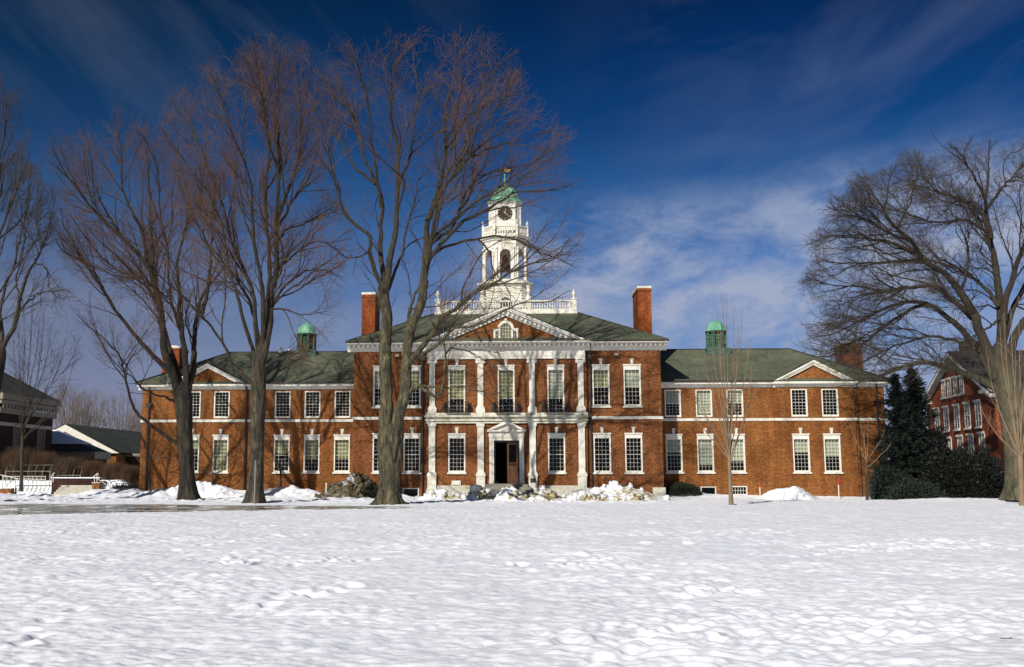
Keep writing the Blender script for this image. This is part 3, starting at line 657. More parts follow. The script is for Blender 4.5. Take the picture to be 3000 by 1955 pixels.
# --- roofs
def hip(mb, x0, x1, y0, y1, z, xr0, xr1, yr0, yr1, zr, th=.1):
    lo = [(x0, y0), (x1, y0), (x1, y1), (x0, y1)]; hi = [(xr0, yr0), (xr1, yr0), (xr1, yr1), (xr0, yr1)]
    mb.frustum(lo, z-th, lo, z); mb.frustum(lo, z, hi, zr)
m = MB(); hip(m, -12.42, 12.42, 78.10, 97.6, 11.97, -5.95, 5.95, 85.0, 91.2, 15.10); main_roof = P('roof', m, 'slate')
for s in (-1, 1):
    m = MB(); xo, xi = s*30.1, s*11.86
    A = [(xo, 81.5), (xi, 81.5), (xi, 94.5), (xo, 94.5)]; Bp = [(s*24.1, 87.95), (xi, 87.95), (xi, 88.05), (s*24.1, 88.05)]
    if s > 0: A = [A[1], A[0], A[3], A[2]]; Bp = [Bp[1], Bp[0], Bp[3], Bp[2]]
    m.frustum(A, 8.98, A, 9.07); m.frustum(A, 9.07, Bp, 12.28)
    r = P('roof', m, 'slate')
    c = MB(); c.tube([(s*12.0, 88, 12.31), (s*24.1, 88, 12.31), (s*30.05, 81.55, 9.13)], .07, 6); c.tube([(s*24.1, 88, 12.31), (s*30.05, 94.4, 9.13)], .07, 6); P('ridge_cap', c, 'pipe', r)
    # chimney at the outer end of the wing
    c = MB(); xa, xb = sorted((s*28.05, s*29.55)); c.box(xa, xb, 86.2, 88.6, 9.2, 12.35); c.box(xa-.05, xb+.05, 86.15, 88.65, 12.35, 12.5)
    ch = P('chimney', c, 'brick_chimney', r); c = MB(); c.box(xa-.02, xb+.02, 86.18, 88.62, 12.501, 12.66); c.box(xa+.25, xb-.25, 86.5, 88.3, 12.661, 12.76)
    if s < 0: P('chimney_cap', c, 'marble', r)
    else: P('chimney_cap', c, 'stone', r)
    # dormer-like pediment over the projecting bay
    xc = s*24.2; zb = 8.98; hw = 3.2; ap = 10.62
    t = MB(); t.prism([(xc-hw+.5, zb), (xc+hw-.5, zb), (xc, ap-.25)], YW-.12, YW+.3); pd = P('pediment', t, 'brick')
    t = MB()
    for q in (-1, 1):
        for (d, yo, t0, t1) in ((0, .34, .0, .13), (0, .26, .131, .24), (0, .18, .241, .38)):
            # raking bands, offset downwards from the top line
            x0_, x1_ = xc+q*hw, xc
            sl = (ap-zb)/hw
            pts = [(x0_, zb-t0+.05), (x0_-q*.02, zb-t1+.05), (x1_, ap-t1+.05), (x1_, ap-t0+.05)]
            if t1 > .2: pts[0] = (x0_-q*(t0/sl), zb+.05); pts[1] = (x0_-q*(t1/sl), zb+.05)
            else: pts = [(x0_, zb-t0+.05+.0), (x0_-q*(t1/sl), zb+.05), (x1_, ap-t1+.05), (x1_, ap-t0+.05)]
            if q > 0: pts = pts[::-1]
            t.prism(pts, YW-.12-yo, YW-.121)
    t.box(xc-hw, xc+hw, YW-.50, YW-.121, zb-.01, zb+.048)
    P('raking_cornice', t, 'weathered', pd)
    t = MB(); yb_ = 81.5+(ap-9.07)/(12.28-9.07)*6.45+.2
    t.poly([(xc-hw, YW-.48, zb+.07), (xc, YW-.48, ap+.07), (xc, yb_, ap+.07), (xc-hw, 81.6, zb+.08)]); t.poly([(xc, YW-.48, ap+.07), (xc+hw, YW-.48, zb+.07), (xc+hw, 81.6, zb+.08), (xc, yb_, ap+.07)])
    P('pediment_roof', t, 'slate_dark', pd)
    # louvred cupola
    cx_, cy_ = Xu(898 if s < 0 else 2098, 88., 1000), 88.0
    def octo(r_, cxx, cyy, ph=PI/8): return [(cxx+r_*math.cos(ph+i*PI/4), cyy+r_*math.sin(ph+i*PI/4)) for i in range(8)]
    zt = Zv(976, 88)
    c = MB(); c.box(cx_-1.0, cx_+1.0, 87.0, 89.0, 11.6, 12.35)
    for i in range(8):
        a = PI/8+i*PI/4; x_, y_ = cx_+.78*math.cos(a), cy_+.78*math.sin(a); c.lathe(x_, y_, [(.09, 12.3), (.09, zt)], 6)
    c.frustum(octo(.88, cx_, cy_), 12.3, octo(.88, cx_, cy_), 12.45); c.frustum(octo(.88, cx_, cy_), zt-.12, octo(.9, cx_, cy_), zt)
    cu = P('cupola', c, 'copper_dark')
    c = MB()
    for i in range(8):
        a0 = PI/8+i*PI/4; a1 = a0+PI/4
        n_ = 9
        for k in range(n_):
            z_ = 12.5+(zt-12.75)*k/n_; ri, ro = .64, .76
            c.quad((cx_+ro*math.cos(a0), cy_+ro*math.sin(a0), z_), (cx_+ro*math.cos(a1), cy_+ro*math.sin(a1), z_), (cx_+ri*math.cos(a1), cy_+ri*math.sin(a1), z_+.10), (cx_+ri*math.cos(a0), cy_+ri*math.sin(a0), z_+.10))
    P('louvres', c, 'copper_mid', cu)
    c = MB(); c.lathe(cx_, cy_, [(.60, 12.3), (.60, zt)], 8); P('core', c, 'inside', cu)
    c = MB(); zd = Zv(944, 88)-zt
    prof = [(1.0, zt), (.97, zt+.05), (.84, zt+.10), (.78, zt+.25*zd), (.74, zt+.48*zd), (.62, zt+.68*zd), (.42, zt+.86*zd), (.16, zt+.97*zd), (.06, zt+zd), (.03, zt+zd+.1), (.005, zt+zd+.25)]
    n0_ = len(c.v)
    ring = [octo(r_, cx_, cy_) for r_, z_ in prof]
    for j in range(len(prof)-1): c.frustum(ring[j], prof[j][1], ring[j+1], prof[j+1][1], cap=(j in (0, len(prof)-2)))
    P('dome', c, 'copper', cu)
# small vents on left ridge
m = MB(); m.lathe(-19.7, 88, [(.12, 12.2), (.12, 12.55), (.22, 12.56), (.22, 12.66), (.05, 12.72)], 10); m.lathe(-19.0, 88.3, [(.15, 12.2), (.15, 12.45), (.26, 12.46), (.26, 12.58)], 10); P('roof_vent', m, 'marble')
# chimneys of the central block
for s in (-1, 1):
    zt = Zv(853 if s < 0 else 842, 83); xa, xb = sorted((s*10.75, s*11.85))
    c = MB(); c.box(xa, xb, 83.0, 86.2, 11.3, zt-.42); c.box(xa-.05, xb+.05, 82.95, 86.25, zt-.42, zt-.30); c.box(xa-.02, xb+.02, 82.98, 86.22, zt-.30, zt-.18)
    ch = P('chimney', c, 'brick_chimney', main_roof); c = MB(); c.box(xa-.03, xb+.03, 82.97, 86.23, zt-.18, zt); P('chimney_cap', c, 'marble', main_roof)
for s in (-1, 1): m = MB(); m.tube([(s*12.4, 78.4, 12.0), (s*5.95, 85.0, 15.14)], .06, 6); P('ridge_cap', m, 'pipe', main_roof)
# --- pilasters, entablatures
PX = (-5.70, -1.98, 1.98, 5.70)
for x in PX:
    m = MB(); yb = YB
    m.box(x-.22, x+.22, yb-.13, yb-.001, 6.95, 10.22)
    o = P('pilaster', m, 'marble')
    m = MB(); m.prism([(x-.36, 6.42), (x+.36, 6.42), (x+.34, 6.78), (x+.24, 6.95), (x-.24, 6.95), (x-.34, 6.78)], yb-.19, yb-.001); P('base', m, 'marble', o)
    m = MB(); m.box(x-.27, x+.27, yb-.16, yb-.001, 10.22, 10.30)
    for q in (-1, 1):
        n = 12; m.prism([(x+q*.27+.13*math.cos(2*PI*i/n), 10.36+.13*math.sin(2*PI*i/n)) for i in range(n)], yb-.22, yb-.003)
    m.box(x-.27, x+.27, yb-.20, yb-.002, 10.31, 10.45); m.box(x-.38, x+.38, yb-.22, yb-.004, 10.50, 10.57); P('capital', m, 'marble', o)
    m = MB(); m.box(x-.245, x+.245, yb-.17, yb-.001, 1.95, 5.40); o = P('pilaster', m, 'marble')
    m = MB(); m.box(x-.27, x+.27, yb-.20, yb-.001, 5.32, 5.38); m.box(x-.31, x+.31, yb-.24, yb-.002, 5.401, 5.62); P('capital', m, 'marble', o)
    m = MB(); m.prism([(x-.38, 1.62), (x+.38, 1.62), (x+.38, 1.72), (x+.27, 1.95), (x-.27, 1.95), (x-.38, 1.72)], yb-.28, yb-.001)
    m.box(x-.33, x+.33, yb-.24, yb-.001, .78, 1.62); m.prism([(x-.46, -.2), (x+.46, -.2), (x+.44, .45), (x+.33, .78), (x-.33, .78), (x-.44, .45)], yb-.32, yb-.001)
    P('pedestal', m, 'marble', o)
    if x == PX[2]: m = MB(); m.box(x-.20, x+.20, yb-.28, yb-.241, 1.14, 1.46); P('plaque', m, 'plaque', o)
m = MB(); m.box(-6.05, 6.05, YB-.15, YB-.001, 10.58, 10.78); m.box(-6.07, 6.07, YB-.18, YB-.001, 10.78, 10.86); m.box(-6.05, 6.05, YB-.12, YB-.001, 10.86, 11.199)
P('entablature', m, 'marble')
m = MB(); m.box(-6.12, 6.12, YB-.22, YB-.001, 5.62, 5.80); m.box(-6.2, 6.2, YB-.36, YB-.001, 5.80, 5.93); m.box(-6.15, 6.15, YB-.22, YB-.001, 5.93, 6.10); m.box(-6.28, 6.28, YB-.45, YB-.001, 6.10, 6.22); m.box(-6.20, 6.20, YB-.26, YB-.001, 6.22, 6.42)
P('entablature', m, 'lichen')
# --- plinth, quoin, date stone
m = MB()
for a, b_ in ((-5.35, -2.35), (2.35, 5.35)): m = MB(); m.box(a, b_, YB-.10, YB-.001, -.2, .92); P('plinth', m, 'stone')
m = MB(); m.box(11.0, 11.97, YC-.12, YC-.001, -.2, .78); m.box(11.86, 11.97, YC, YC+.9, -.2, .78); P('corner_stone', m, 'stone')
m = MB(); m.box(-4.2, -3.5, YB-.14, YB-.001, .93, 1.28); m.box(-4.1, -3.6, YB-.2, YB-.141, .98, 1.2); P('date_stone', m, 'marble')
# --- pediment of the pavilion
ZP = 11.84; AP = Zv(898, YB-.5); HW = 6.5
t = MB(); t.prism([(-HW+.9, ZP), (HW-.9, ZP), (0, AP-.5)], YB+.02, YB+.35)
ped = P('pediment', t, 'brick')
t = MB(); d = MB(); sl = (AP-ZP)/HW
for q in (-1, 1):
    for (yo, t0, t1) in ((.52, 0, .14), (.44, .141, .26), (.24, .261, .36), (.12, .361, .66)):
        pts = [(q*(HW-t0/sl), ZP), (q*(HW-t1/sl), ZP), (0, AP-t1), (0, AP-t0)]
        if q > 0: pts = pts[::-1]
        t.prism(pts, YB-yo, YB+.02)
    n = 19
    for i in range(n):
        f = (i+.6)/(n+.2); xx = q*HW*(1-f); 
        zt_ = ZP+(AP-ZP)*f-.34
        if zt_-.14 < ZP: continue
        d.prism([(xx-.085, zt_-.085*sl*q*-1*-1-.15), (xx+.085, zt_+.085*sl*-q-.15+.0), (xx+.085, zt_+.085*sl*-q+.0), (xx-.085, zt_+.085*sl*q)], YB-.36, YB-.121)
n_ = len(t.v); t.v += d.v; t.f += [tuple(n_+i for i in f) for f in d.f]
rk = P('raking_cornice', t, 'white', ped); pass
t = MB(); yb_ = 78.4+(AP-11.97)/(15.1-11.97)*6.6+.4
t.poly([(-HW-.05, YB-.55, ZP+.03), (0, YB-.55, AP+.05), (0, yb_, AP+.05), (-HW-.05, 78.6, ZP+.16)]); t.poly([(0, YB-.55, AP+.05), (HW+.05, YB-.55, ZP+.03), (HW+.05, 78.6, ZP+.16), (0, yb_, AP+.05)])
P('pediment_roof', t, 'slate', ped)
# Palladian window
yy = YB-.0; zb = Zv(1012, YB); zs = Zv(962, YB); zr = Zv(958, YB)
m = MB(); y0_, y1_ = YB-.10, YB+.019
rin, rout = .41, .62; zc = zs-.02
for sx in (-1, 1):
    m.box(sx*.41, sx*.57, y0_, y1_, zb, zc); m.box(sx*.80, sx*.95, y0_, y1_, zb, zc-.2); m.box(sx*.57, sx*.80, y0_+.002, y1_, zb, zb+.1); m.box(sx*.57, sx*.98, y0_-.03, y1_, zc-.2, zc)
m.box(-.41, .41, y0_+.002, y1_, zb, zb+.1)
n = 20
for i in range(n):
    a0, a1 = PI*i/n, PI*(i+1)/n
    m.prism([(rin*math.cos(a0), zc+rin*math.sin(a0)), (rout*math.cos(a0), zc+rout*math.sin(a0)), (rout*math.cos(a1), zc+rout*math.sin(a1)), (rin*math.cos(a1), zc+rin*math.sin(a1))], y0_, y1_)
m.prism([(-.07, zc+.58), (.07, zc+.58), (.1, zc+.76), (-.1, zc+.76)], y0_-.05, y0_-.001)
for x in (-.205, 0, .205): m.box(x-.014, x+.014, YB-.05, YB-.03, zb+.1, zc+.38)
k = zb+.1
while k < zc+.05: m.box(-.41, .41, YB-.051, YB-.031, k, k+.026); k += .25
for a in (45, 90, 135): m.tube([(0, YB-.04, zc+.05), (.4*math.cos(math.radians(a)), YB-.04, zc+.4*math.sin(math.radians(a)))], .013, 4)
for sx in (-1, 1):
    k = zb+.3
    while k < zc-.25: m.box(sx*.57, sx*.8, YB-.051, YB-.031, k, k+.026); k += .25
    m.box(sx*.685-.013, sx*.685+.013, YB-.05, YB-.03, zb+.1, zc-.2)
o = P('window', m, 'white', ped); o['label'] = 'arched three-part window in the pediment'
# (child sub-part level: glazing sits inside the frame)
m = MB(); m.prism([(-.41, zb+.05), (.41, zb+.05)]+[(.41*math.cos(PI*i/16), zc+.41*math.sin(PI*i/16)) for i in range(17)], YB-.02, YB-.012)
for sx in (-1, 1): a, b_ = sorted((sx*.57, sx*.8)); m.box(a, b_, YB-.02, YB-.012, zb+.1, zc-.2)
P('pane', m, 'glass', ped)
m = MB(); m.prism([(-.41, zb+.05), (.41, zb+.05)]+[(.41*math.cos(PI*i/16), zc+.41*math.sin(PI*i/16)) for i in range(17)], YB+.0, YB+.008)
P('blind', m, 'blind', ped)
m = MB()
for sx in (-1, 1): a, b_ = sorted((sx*.57, sx*.8)); m.box(a, b_, YB+.0, YB+.008, zb+.1, zc-.2)
P('side_light', m, 'inside', ped)
# --- door
m = MB()
for s in (-1, 1):
    m.box(s*.97, s*1.13, YB-.16, YB-.001, 1.0, 4.48); m.box(s*1.131, s*1.32, YB-.22, YB-.001, 1.0, 4.58); m.box(s*1.05, s*1.36, YB-.25, YB-.221, .98, 1.3)
m.box(-.97, .97, YB-.16, YB-.001, 4.32, 4.48); m.box(-1.36, 1.36, YB-.24, YB-.002, 4.58, 4.98); m.box(-1.13, 1.13, YB-.20, YB-.003, 4.48, 4.58)
zb_ = 5.0; m.box(-1.48, 1.48, YB-.45, YB-.001, zb_-.02, zb_+.10)
ds = P('door_surround', m, 'marble')
m = MB(); m.prism([(-1.25, zb_+.101), (1.25, zb_+.101), (0, 5.60)], YB-.25, YB-.001)
for q in (-1, 1):
    pts = [(q*1.5, zb_+.101), (q*1.15, zb_+.101), (0, 5.64-.06), (0, 5.82)]
    m.prism(pts if q < 0 else pts[::-1], YB-.48, YB-.252)
P('pediment', m, 'marble', ds)
m = MB(); m.box(-.97, -.88, YB+.02, YB+.3, 1.06, 4.32); m.box(.88, .97, YB+.02, YB+.3, 1.06, 4.32); m.box(-.88, .88, YB+.02, YB+.3, 4.18, 4.32); P('door_frame', m, 'pipe', ds)
m = MB(); y0_ = YB+.22
m.box(.04, .17, y0_, y0_+.06, 1.08, 4.18); m.box(.74, .87, y0_, y0_+.06, 1.08, 4.18); m.box(.17, .74, y0_, y0_+.06, 1.08, 1.35); m.box(.17, .74, y0_, y0_+.06, 2.28, 2.42); m.box(.17, .74, y0_, y0_+.06, 4.02, 4.18); m.box(.17, .74, y0_+.02, y0_+.045, 1.35, 2.28)
m.box(.24, .67, y0_+.008, y0_+.019, 1.45, 2.18)
for k in range(3): m.box(.17, .74, y0_, y0_+.03, 2.5+k*.07, 2.53+k*.07)
dr = P('door', m, 'wood'); dr['label'] = 'closed right-hand wooden leaf with glazed upper half'
m = MB(); m.quad((.17, y0_+.03, 2.42), (.74, y0_+.03, 2.42), (.74, y0_+.03, 4.02), (.17, y0_+.03, 4.02)); P('pane', m, 'glass', dr)
m = MB(); m.tube([(.1, y0_-.05, 2.1), (.1, y0_-.05, 2.4)], .018, 6); P('handle', m, 'gold', dr)
m = MB(); m.box(-.90, -.84, YB+.3, YB+1.15, 1.08, 4.18); P('door', m, 'wood')['label'] = 'left-hand wooden leaf standing open inwards'
m = MB()
for i, (w_, d_) in enumerate(((2.75, 2.0), (2.45, 1.6), (2.15, 1.2), (1.85, .8), (1.6, .45))):
    z1 = .22+.20*i; m.box(-w_, w_, YB-.33-d_, YB-.33, -.2 if i == 0 else z1-.20, z1)
m.box(-1.3, 1.3, YB-.33, YB+.2, .9, 1.055)
P('steps', m, 'stepstone')
# --- balconettes
for x in (-3.8, 0, 3.8):
    m = MB(); a, b_, yf = x-.88, x+.88, YB-.62; z0, z1 = 6.46, 7.20
    for z in (z0+.04, z1, z1-.18):
        m.tube([(a, YB-.02, z), (a, yf, z), (b_, yf, z), (b_, YB-.02, z)], .022, 5)
    for i in range(17): xx = a+(b_-a)*i/16; m.tube([(xx, yf, z0), (xx, yf, z1)], .012 if i % 8 else .028, 4)
    for sx in (a, b_):
        for i in range(1, 6): m.tube([(sx, YB-.6*i/6, z0), (sx, YB-.6*i/6, z1)], .02, 4)
        m.box(min(sx, sx+(.22 if sx > x else -.22)), max(sx, sx+(.22 if sx > x else -.22)), YB-.06, YB-.03, z0+.02, z1+.02)
    m.box(a, b_, yf, YB-.27, 6.425, 6.45)
    P('balconette', m, 'iron')
# --- downspouts, floodlights
for s in (-1, 1):
    x = s*6.45; m = MB(); m.tube([(x, YC-.45, 11.8), (x, YC-.2, 11.2), (x, YC-.14, 10.6), (x, YC-.14, .1)], .065, 8); m.box(x-.17, x+.17, YC-.30, YC-.03, 10.5, 10.85); m.box(x-.11, x+.11, YC-.2, YC-.02, 6.2, 6.32); P('downspout', m, 'pipe')
    x = s*29.0; m = MB(); m.tube([(x, YW-.35, 9.0), (x, YW-.14, 8.4), (x, YW-.12, .1)], .06, 8); m.prism([(x-.15, 7.1), (x+.15, 7.1), (x+.26, 7.45), (x-.26, 7.45)], YW-.30, YW-.02); P('downspout', m, 'pipe')
    x = s*(21.0 if s < 0 else 27.5); m = MB(); m.tube([(x, YW-.35, 9.0), (x, YW-.14, 8.4), (x, YW-.14, .1)], .09 if s < 0 else .035, 8); P('downspout', m, 'pipe')
    x = s*8.45; m = MB(); m.box(x-.2, x+.2, YC-.28, YC-.08, 10.78, 11.02); m.box(x-.05, x+.05, YC-.08, YC, 10.85, 10.95); o = P('floodlight', m, 'pipe'); m = MB(); m.box(x-.16, x+.16, YC-.30, YC-.281, 10.81, 10.99); P('lens', m, 'lamp_glass', o)
# --- roof deck balustrade
def baluster(m, x, y, z0, z1, r=.075):
    h = z1-z0; m.lathe(x, y, [(r*.9, z0), (r*.9, z0+.06*h), (r*.5, z0+.10*h), (r*1.0, z0+.30*h), (r*.45, z0+.62*h), (r*.75, z0+.88*h), (r*.75, z1)], 6)
yd0, yd1 = 85.0, 91.2
zd = Zv(905+9, yd0); zb0 = 15.10
m = MB(); m.box(-6.0, 6.0, yd0-.10, yd1+.1, 15.02, 15.20); m.box(-5.92, 5.92, yd0-.02, yd1+.02, 15.20, 15.34); dk = P('roof_deck', m, 'white')
bz0, bz1 = 15.34, Zv(880, yd0)
def railing(m, x0, y0, x1, y1, z0, z1, n, bl_=True):
    dx_, dy_ = x1-x0, y1-y0; Ln = math.hypot(dx_, dy_); ux, uy = dx_/Ln, dy_/Ln; px_, py_ = -uy*.09, ux*.09
    for (a, b_) in ((z0, z0+.13), (z1-.12, z1)):
        m.frustum([(x0-px_, y0-py_), (x1-px_, y1-py_), (x1+px_, y1+py_), (x0+px_, y0+py_)], a, [(x0-px_, y0-py_), (x1-px_, y1-py_), (x1+px_, y1+py_), (x0+px_, y0+py_)], b_)
    for i in range(n): t_ = (i+.5)/n; baluster(m, x0+dx_*t_, y0+dy_*t_, z0+.13, z1-.12)
m = MB()
posts = [-5.72, -1.98, 1.98, 5.72]
secs = [(-5.52, -2.14, 16), (-1.82, 1.82, 15), (2.14, 5.52, 16)]
for a, b_, n in secs: railing(m, a, yd0+.15, b_, yd0+.15, bz0, bz1, n); railing(m, a, yd1-.15, b_, yd1-.15, bz0, bz1, n)
for s in (-1, 1): railing(m, s*5.72, yd0+.35, s*5.72, yd1-.35, bz0, bz1, 24)
bal = P('balustrade', m, 'white')
m = MB()
for x in posts:
    for y in (yd0+.15, yd1-.15):
        if abs(x) > 5: m.box(x-.20, x+.20, y-.20, y+.20, bz0, bz1+.02); m.box(x-.25, x+.25, y-.25, y+.25, bz1+.02, bz1+.10)
        else: m.box(x-.16, x+.16, y-.16, y+.16, bz0, bz1+.01)
P('post', m, 'white', bal)
for x in (-5.72, 5.72):
    for y in (yd0+.15, yd1-.15):
        m = MB(); z = bz1+.10; m.lathe(x, y, [(.17, z), (.10, z+.08), (.06, z+.14), (.10, z+.24), (.17, z+.42), (.16, z+.52), (.07, z+.60), (.09, z+.66), (.05, z+.76), (.005, z+.84)], 10); P('urn', m, 'white', bal, True)
# --- clock tower
TX, TY = .0, 88.1
def oc(hw, hf, cx_=TX, cy_=TY):   # chamfered square: half width hw, half front face hf
    return [(cx_-hf, cy_-hw), (cx_+hf, cy_-hw), (cx_+hw, cy_-hf), (cx_+hw, cy_+hf), (cx_+hf, cy_+hw), (cx_-hf, cy_+hw), (cx_-hw, cy_+hf), (cx_-hw, cy_-hf)]
TW = empty  # placeholder name not used
yf = TY-2.0
za = Zv(829, yf); zb1 = Zv(822, yf)            # base stage top, belfry floor
z_bel0 = Zv(818, TY-1.85); z_spring = Zv(745, TY-1.8); z_beltop = Zv(703, TY-1.85); z_cor = Zv(690, TY-1.85); z_rail = Zv(660, TY-1.85)
z_clk0 = z_cor; z_clk1 = Zv(591, TY-1.3); z_dome = Zv(550, TY)
m = MB(); m.frustum(oc(2.12, 1.35), 15.2, oc(2.12, 1.35), za-.25)
k = 15.4
while k < za-.3: m.frustum(oc(2.15, 1.37), k, oc(2.13, 1.355), k+.16, cap=True); k += .20
tw = P('clock_tower', m, 'weathered')
m = MB(); m.frustum(oc(2.22, 1.42), za-.25, oc(2.26, 1.45), za-.08); m.frustum(oc(2.42, 1.52), za-.08, oc(2.42, 1.52), za+.06); m.frustum(oc(2.0, 1.0), za+.06, oc(2.0, 1.0), z_bel0)
P('tower_base_cornice', m, 'weathered', tw)
m = MB()
for x in (-1.3, 0, 1.3) if False else (0,):
    pass
# small lunette windows of the base
def lunette(mm, gg, x, r, z):
    n = 14
    for i in range(n):
        a0, a1 = PI*i/n, PI*(i+1)/n; mm.prism([(x+r*math.cos(a0), z+r*math.sin(a0)), (x+(r+.12)*math.cos(a0), z+(r+.12)*math.sin(a0)), (x+(r+.12)*math.cos(a1), z+(r+.12)*math.sin(a1)), (x+r*math.cos(a1), z+r*math.sin(a1))], TY-2.21, TY-2.14)
    for a in (60, 90, 120): mm.tube([(x, TY-2.19, z), (x+r*math.cos(math.radians(a)), TY-2.19, z+r*math.sin(math.radians(a)))], .018, 4)
    gg.prism([(x+r*math.cos(PI*i/n), z+r*math.sin(PI*i/n)) for i in range(n+1)], TY-2.17, TY-2.15)
gg = MB(); lunette(m, gg, 0, .42, Zv(882, TY-2.1)-.1)
m.box(-.54, -.42, TY-2.21, TY-2.14, 15.5, Zv(882, TY-2.1)-.1); m.box(.42, .54, TY-2.21, TY-2.14, 15.5, Zv(882, TY-2.1)-.1); gg.box(-.42, .42, TY-2.17, TY-2.15, 15.5, Zv(882, TY-2.1)-.1)
P('window', m, 'white', tw); P('pane', gg, M['clockface'], tw)
# scroll consoles at base corners
m = MB()
for sx in (-1, 1):
    for hw_, y_ in ((1.95, TY-1.95), (1.95, TY+1.95)):
        x = sx*hw_; m.lathe(x, y_, [(.26, 15.2), (.26, za-1.25), (.16, za-1.15), (.12, za-.95), (.2, za-.75), (.14, za-.5), (.22, za-.3), (.22, za-.26)], 8)
P('console', m, 'white', tw)
# belfry: eight piers with arches
def arch_face(mb, pa, pb, z0, zs_, z1, mp_, thick=.22, n=10):
    """wall between plan points pa, pb with an arched opening starting mp_ from each end"""
    ax, ay = pa; bx, by = pb; Ln = math.hypot(bx-ax, by-ay); ux, uy = (bx-ax)/Ln, (by-ay)/Ln; nx_, ny_ = -uy*thick, ux*thick
    r = Ln/2-mp_
    outl = [(0, z0), (mp_, z0), (mp_, zs_)]+[(Ln/2-r*math.cos(PI*i/n), zs_+r*math.sin(PI*i/n)) for i in range(1, n)]+[(Ln-mp_, zs_), (Ln-mp_, z0), (Ln, z0), (Ln, z1), (0, z1)]
    def pt(a, z, d): return (ax+ux*a+nx_*d, ay+uy*a+ny_*d, z)
    # split in strips to keep the faces convex
    def strip(a0, a1, za0, za1, zt0, zt1):
        q = [(a0, za0), (a1, za1), (a1, zt1), (a0, zt0)]
        n_ = len(mb.v); mb.v += [pt(a, z, 0) for a, z in q]+[pt(a, z, 1) for a, z in q]
        for f in ((0, 1, 2, 3), (7, 6, 5, 4), (0, 4, 5, 1), (1, 5, 6, 2), (2, 6, 7, 3), (3, 7, 4, 0)): mb.f.append(tuple(n_+i for i in f))
    strip(0, mp_, z0, z0, z1, z1); strip(Ln-mp_, Ln, z0, z0, z1, z1)
    for i in range(n):
        a0 = Ln/2-r*math.cos(PI*i/n); a1 = Ln/2-r*math.cos(PI*(i+1)/n)
        strip(a0, a1, zs_+r*math.sin(PI*i/n), zs_+r*math.sin(PI*(i+1)/n), z1, z1)
m = MB(); ring = oc(1.87, .92)
for i in range(8):
    a, b_ = ring[i], ring[(i+1) % 8]
    Ln = math.hypot(b_[0]-a[0], b_[1]-a[1]); arch_face(m, a, b_, z_bel0, z_spring-.0, z_beltop, Ln/2-.46)
be = P('belfry', m, 'weathered', tw)
m = MB()
for i in range(8):
    a = ring[i]; d_ = math.hypot(a[0]-TX, a[1]-TY); ex, ey = TX+(a[0]-TX)*(d_+.03)/d_, TY+(a[1]-TY)*(d_+.03)/d_
    for q in (-1, 1):
        b_ = ring[(i+q) % 8]; Lb = math.hypot(b_[0]-a[0], b_[1]-a[1]); tx_, ty_ = (b_[0]-a[0])/Lb, (b_[1]-a[1])/Lb
        px_, py_ = ex+tx_*.2, ey+ty_*.2
        m.lathe(px_, py_, [(.12, z_bel0), (.12, z_bel0+.12), (.085, z_bel0+.16), (.075, z_spring+.45), (.12, z_spring+.5), (.12, z_spring+.62)], 8)
    
P('belfry_columns', m, 'white', tw)
m = MB(); m.frustum(oc(1.97, .97), z_beltop, oc(2.0, .99), z_beltop+.18); m.frustum(oc(2.12, 1.05), z_beltop+.18, oc(2.2, 1.08), z_cor); 
P('belfry_cornice', m, 'weathered', tw)
m = MB(); m.lathe(TX, TY, [(.03, z_spring+.2), (.16, z_spring+.18), (.30, z_spring-.05), (.36, z_spring-.5), (.46, z_spring-.9), (.60, z_spring-1.12), (.58, z_spring-1.14), (.3, z_spring-.9)], 16); m.tube([(TX-1.2, TY, z_spring+.25), (TX+1.2, TY, z_spring+.25)], .07, 6)
m.box(TX-.5, TX-.4, TY-.1, TY+.1, z_bel0, z_spring+.2); m.box(TX+.4+.1, TX+.6, TY-.1, TY+.1, z_bel0, z_spring+.2); m.tube([(TX+.35*math.cos(t*.5), TY-.3, z_spring-1.5+.9*math.sin(t*.5)) for t in range(13)], .04, 5)
P('bell', m, 'bell', tw, True)
# small balustrade above the belfry
m = MB(); rr = oc(1.92, 1.0)
for i in range(8):
    a, b_ = rr[i], rr[(i+1) % 8]; m.box(a[0]-.09, a[0]+.09, a[1]-.09, a[1]+.09, z_cor, z_rail+.05)
    f = .12; x0_, y0_ = a[0]+(b_[0]-a[0])*f, a[1]+(b_[1]-a[1])*f; x1_, y1_ = b_[0]-(b_[0]-a[0])*f, b_[1]-(b_[1]-a[1])*f
    railing(m, x0_, y0_, x1_, y1_, z_cor, z_rail, 7)
    m.lathe(a[0], a[1], [(.10, z_rail+.05), (.05, z_rail+.12), (.11, z_rail+.26), (.10, z_rail+.34), (.04, z_rail+.42), (.01, z_rail+.55)], 8)
P('balustrade', m, 'white', tw)
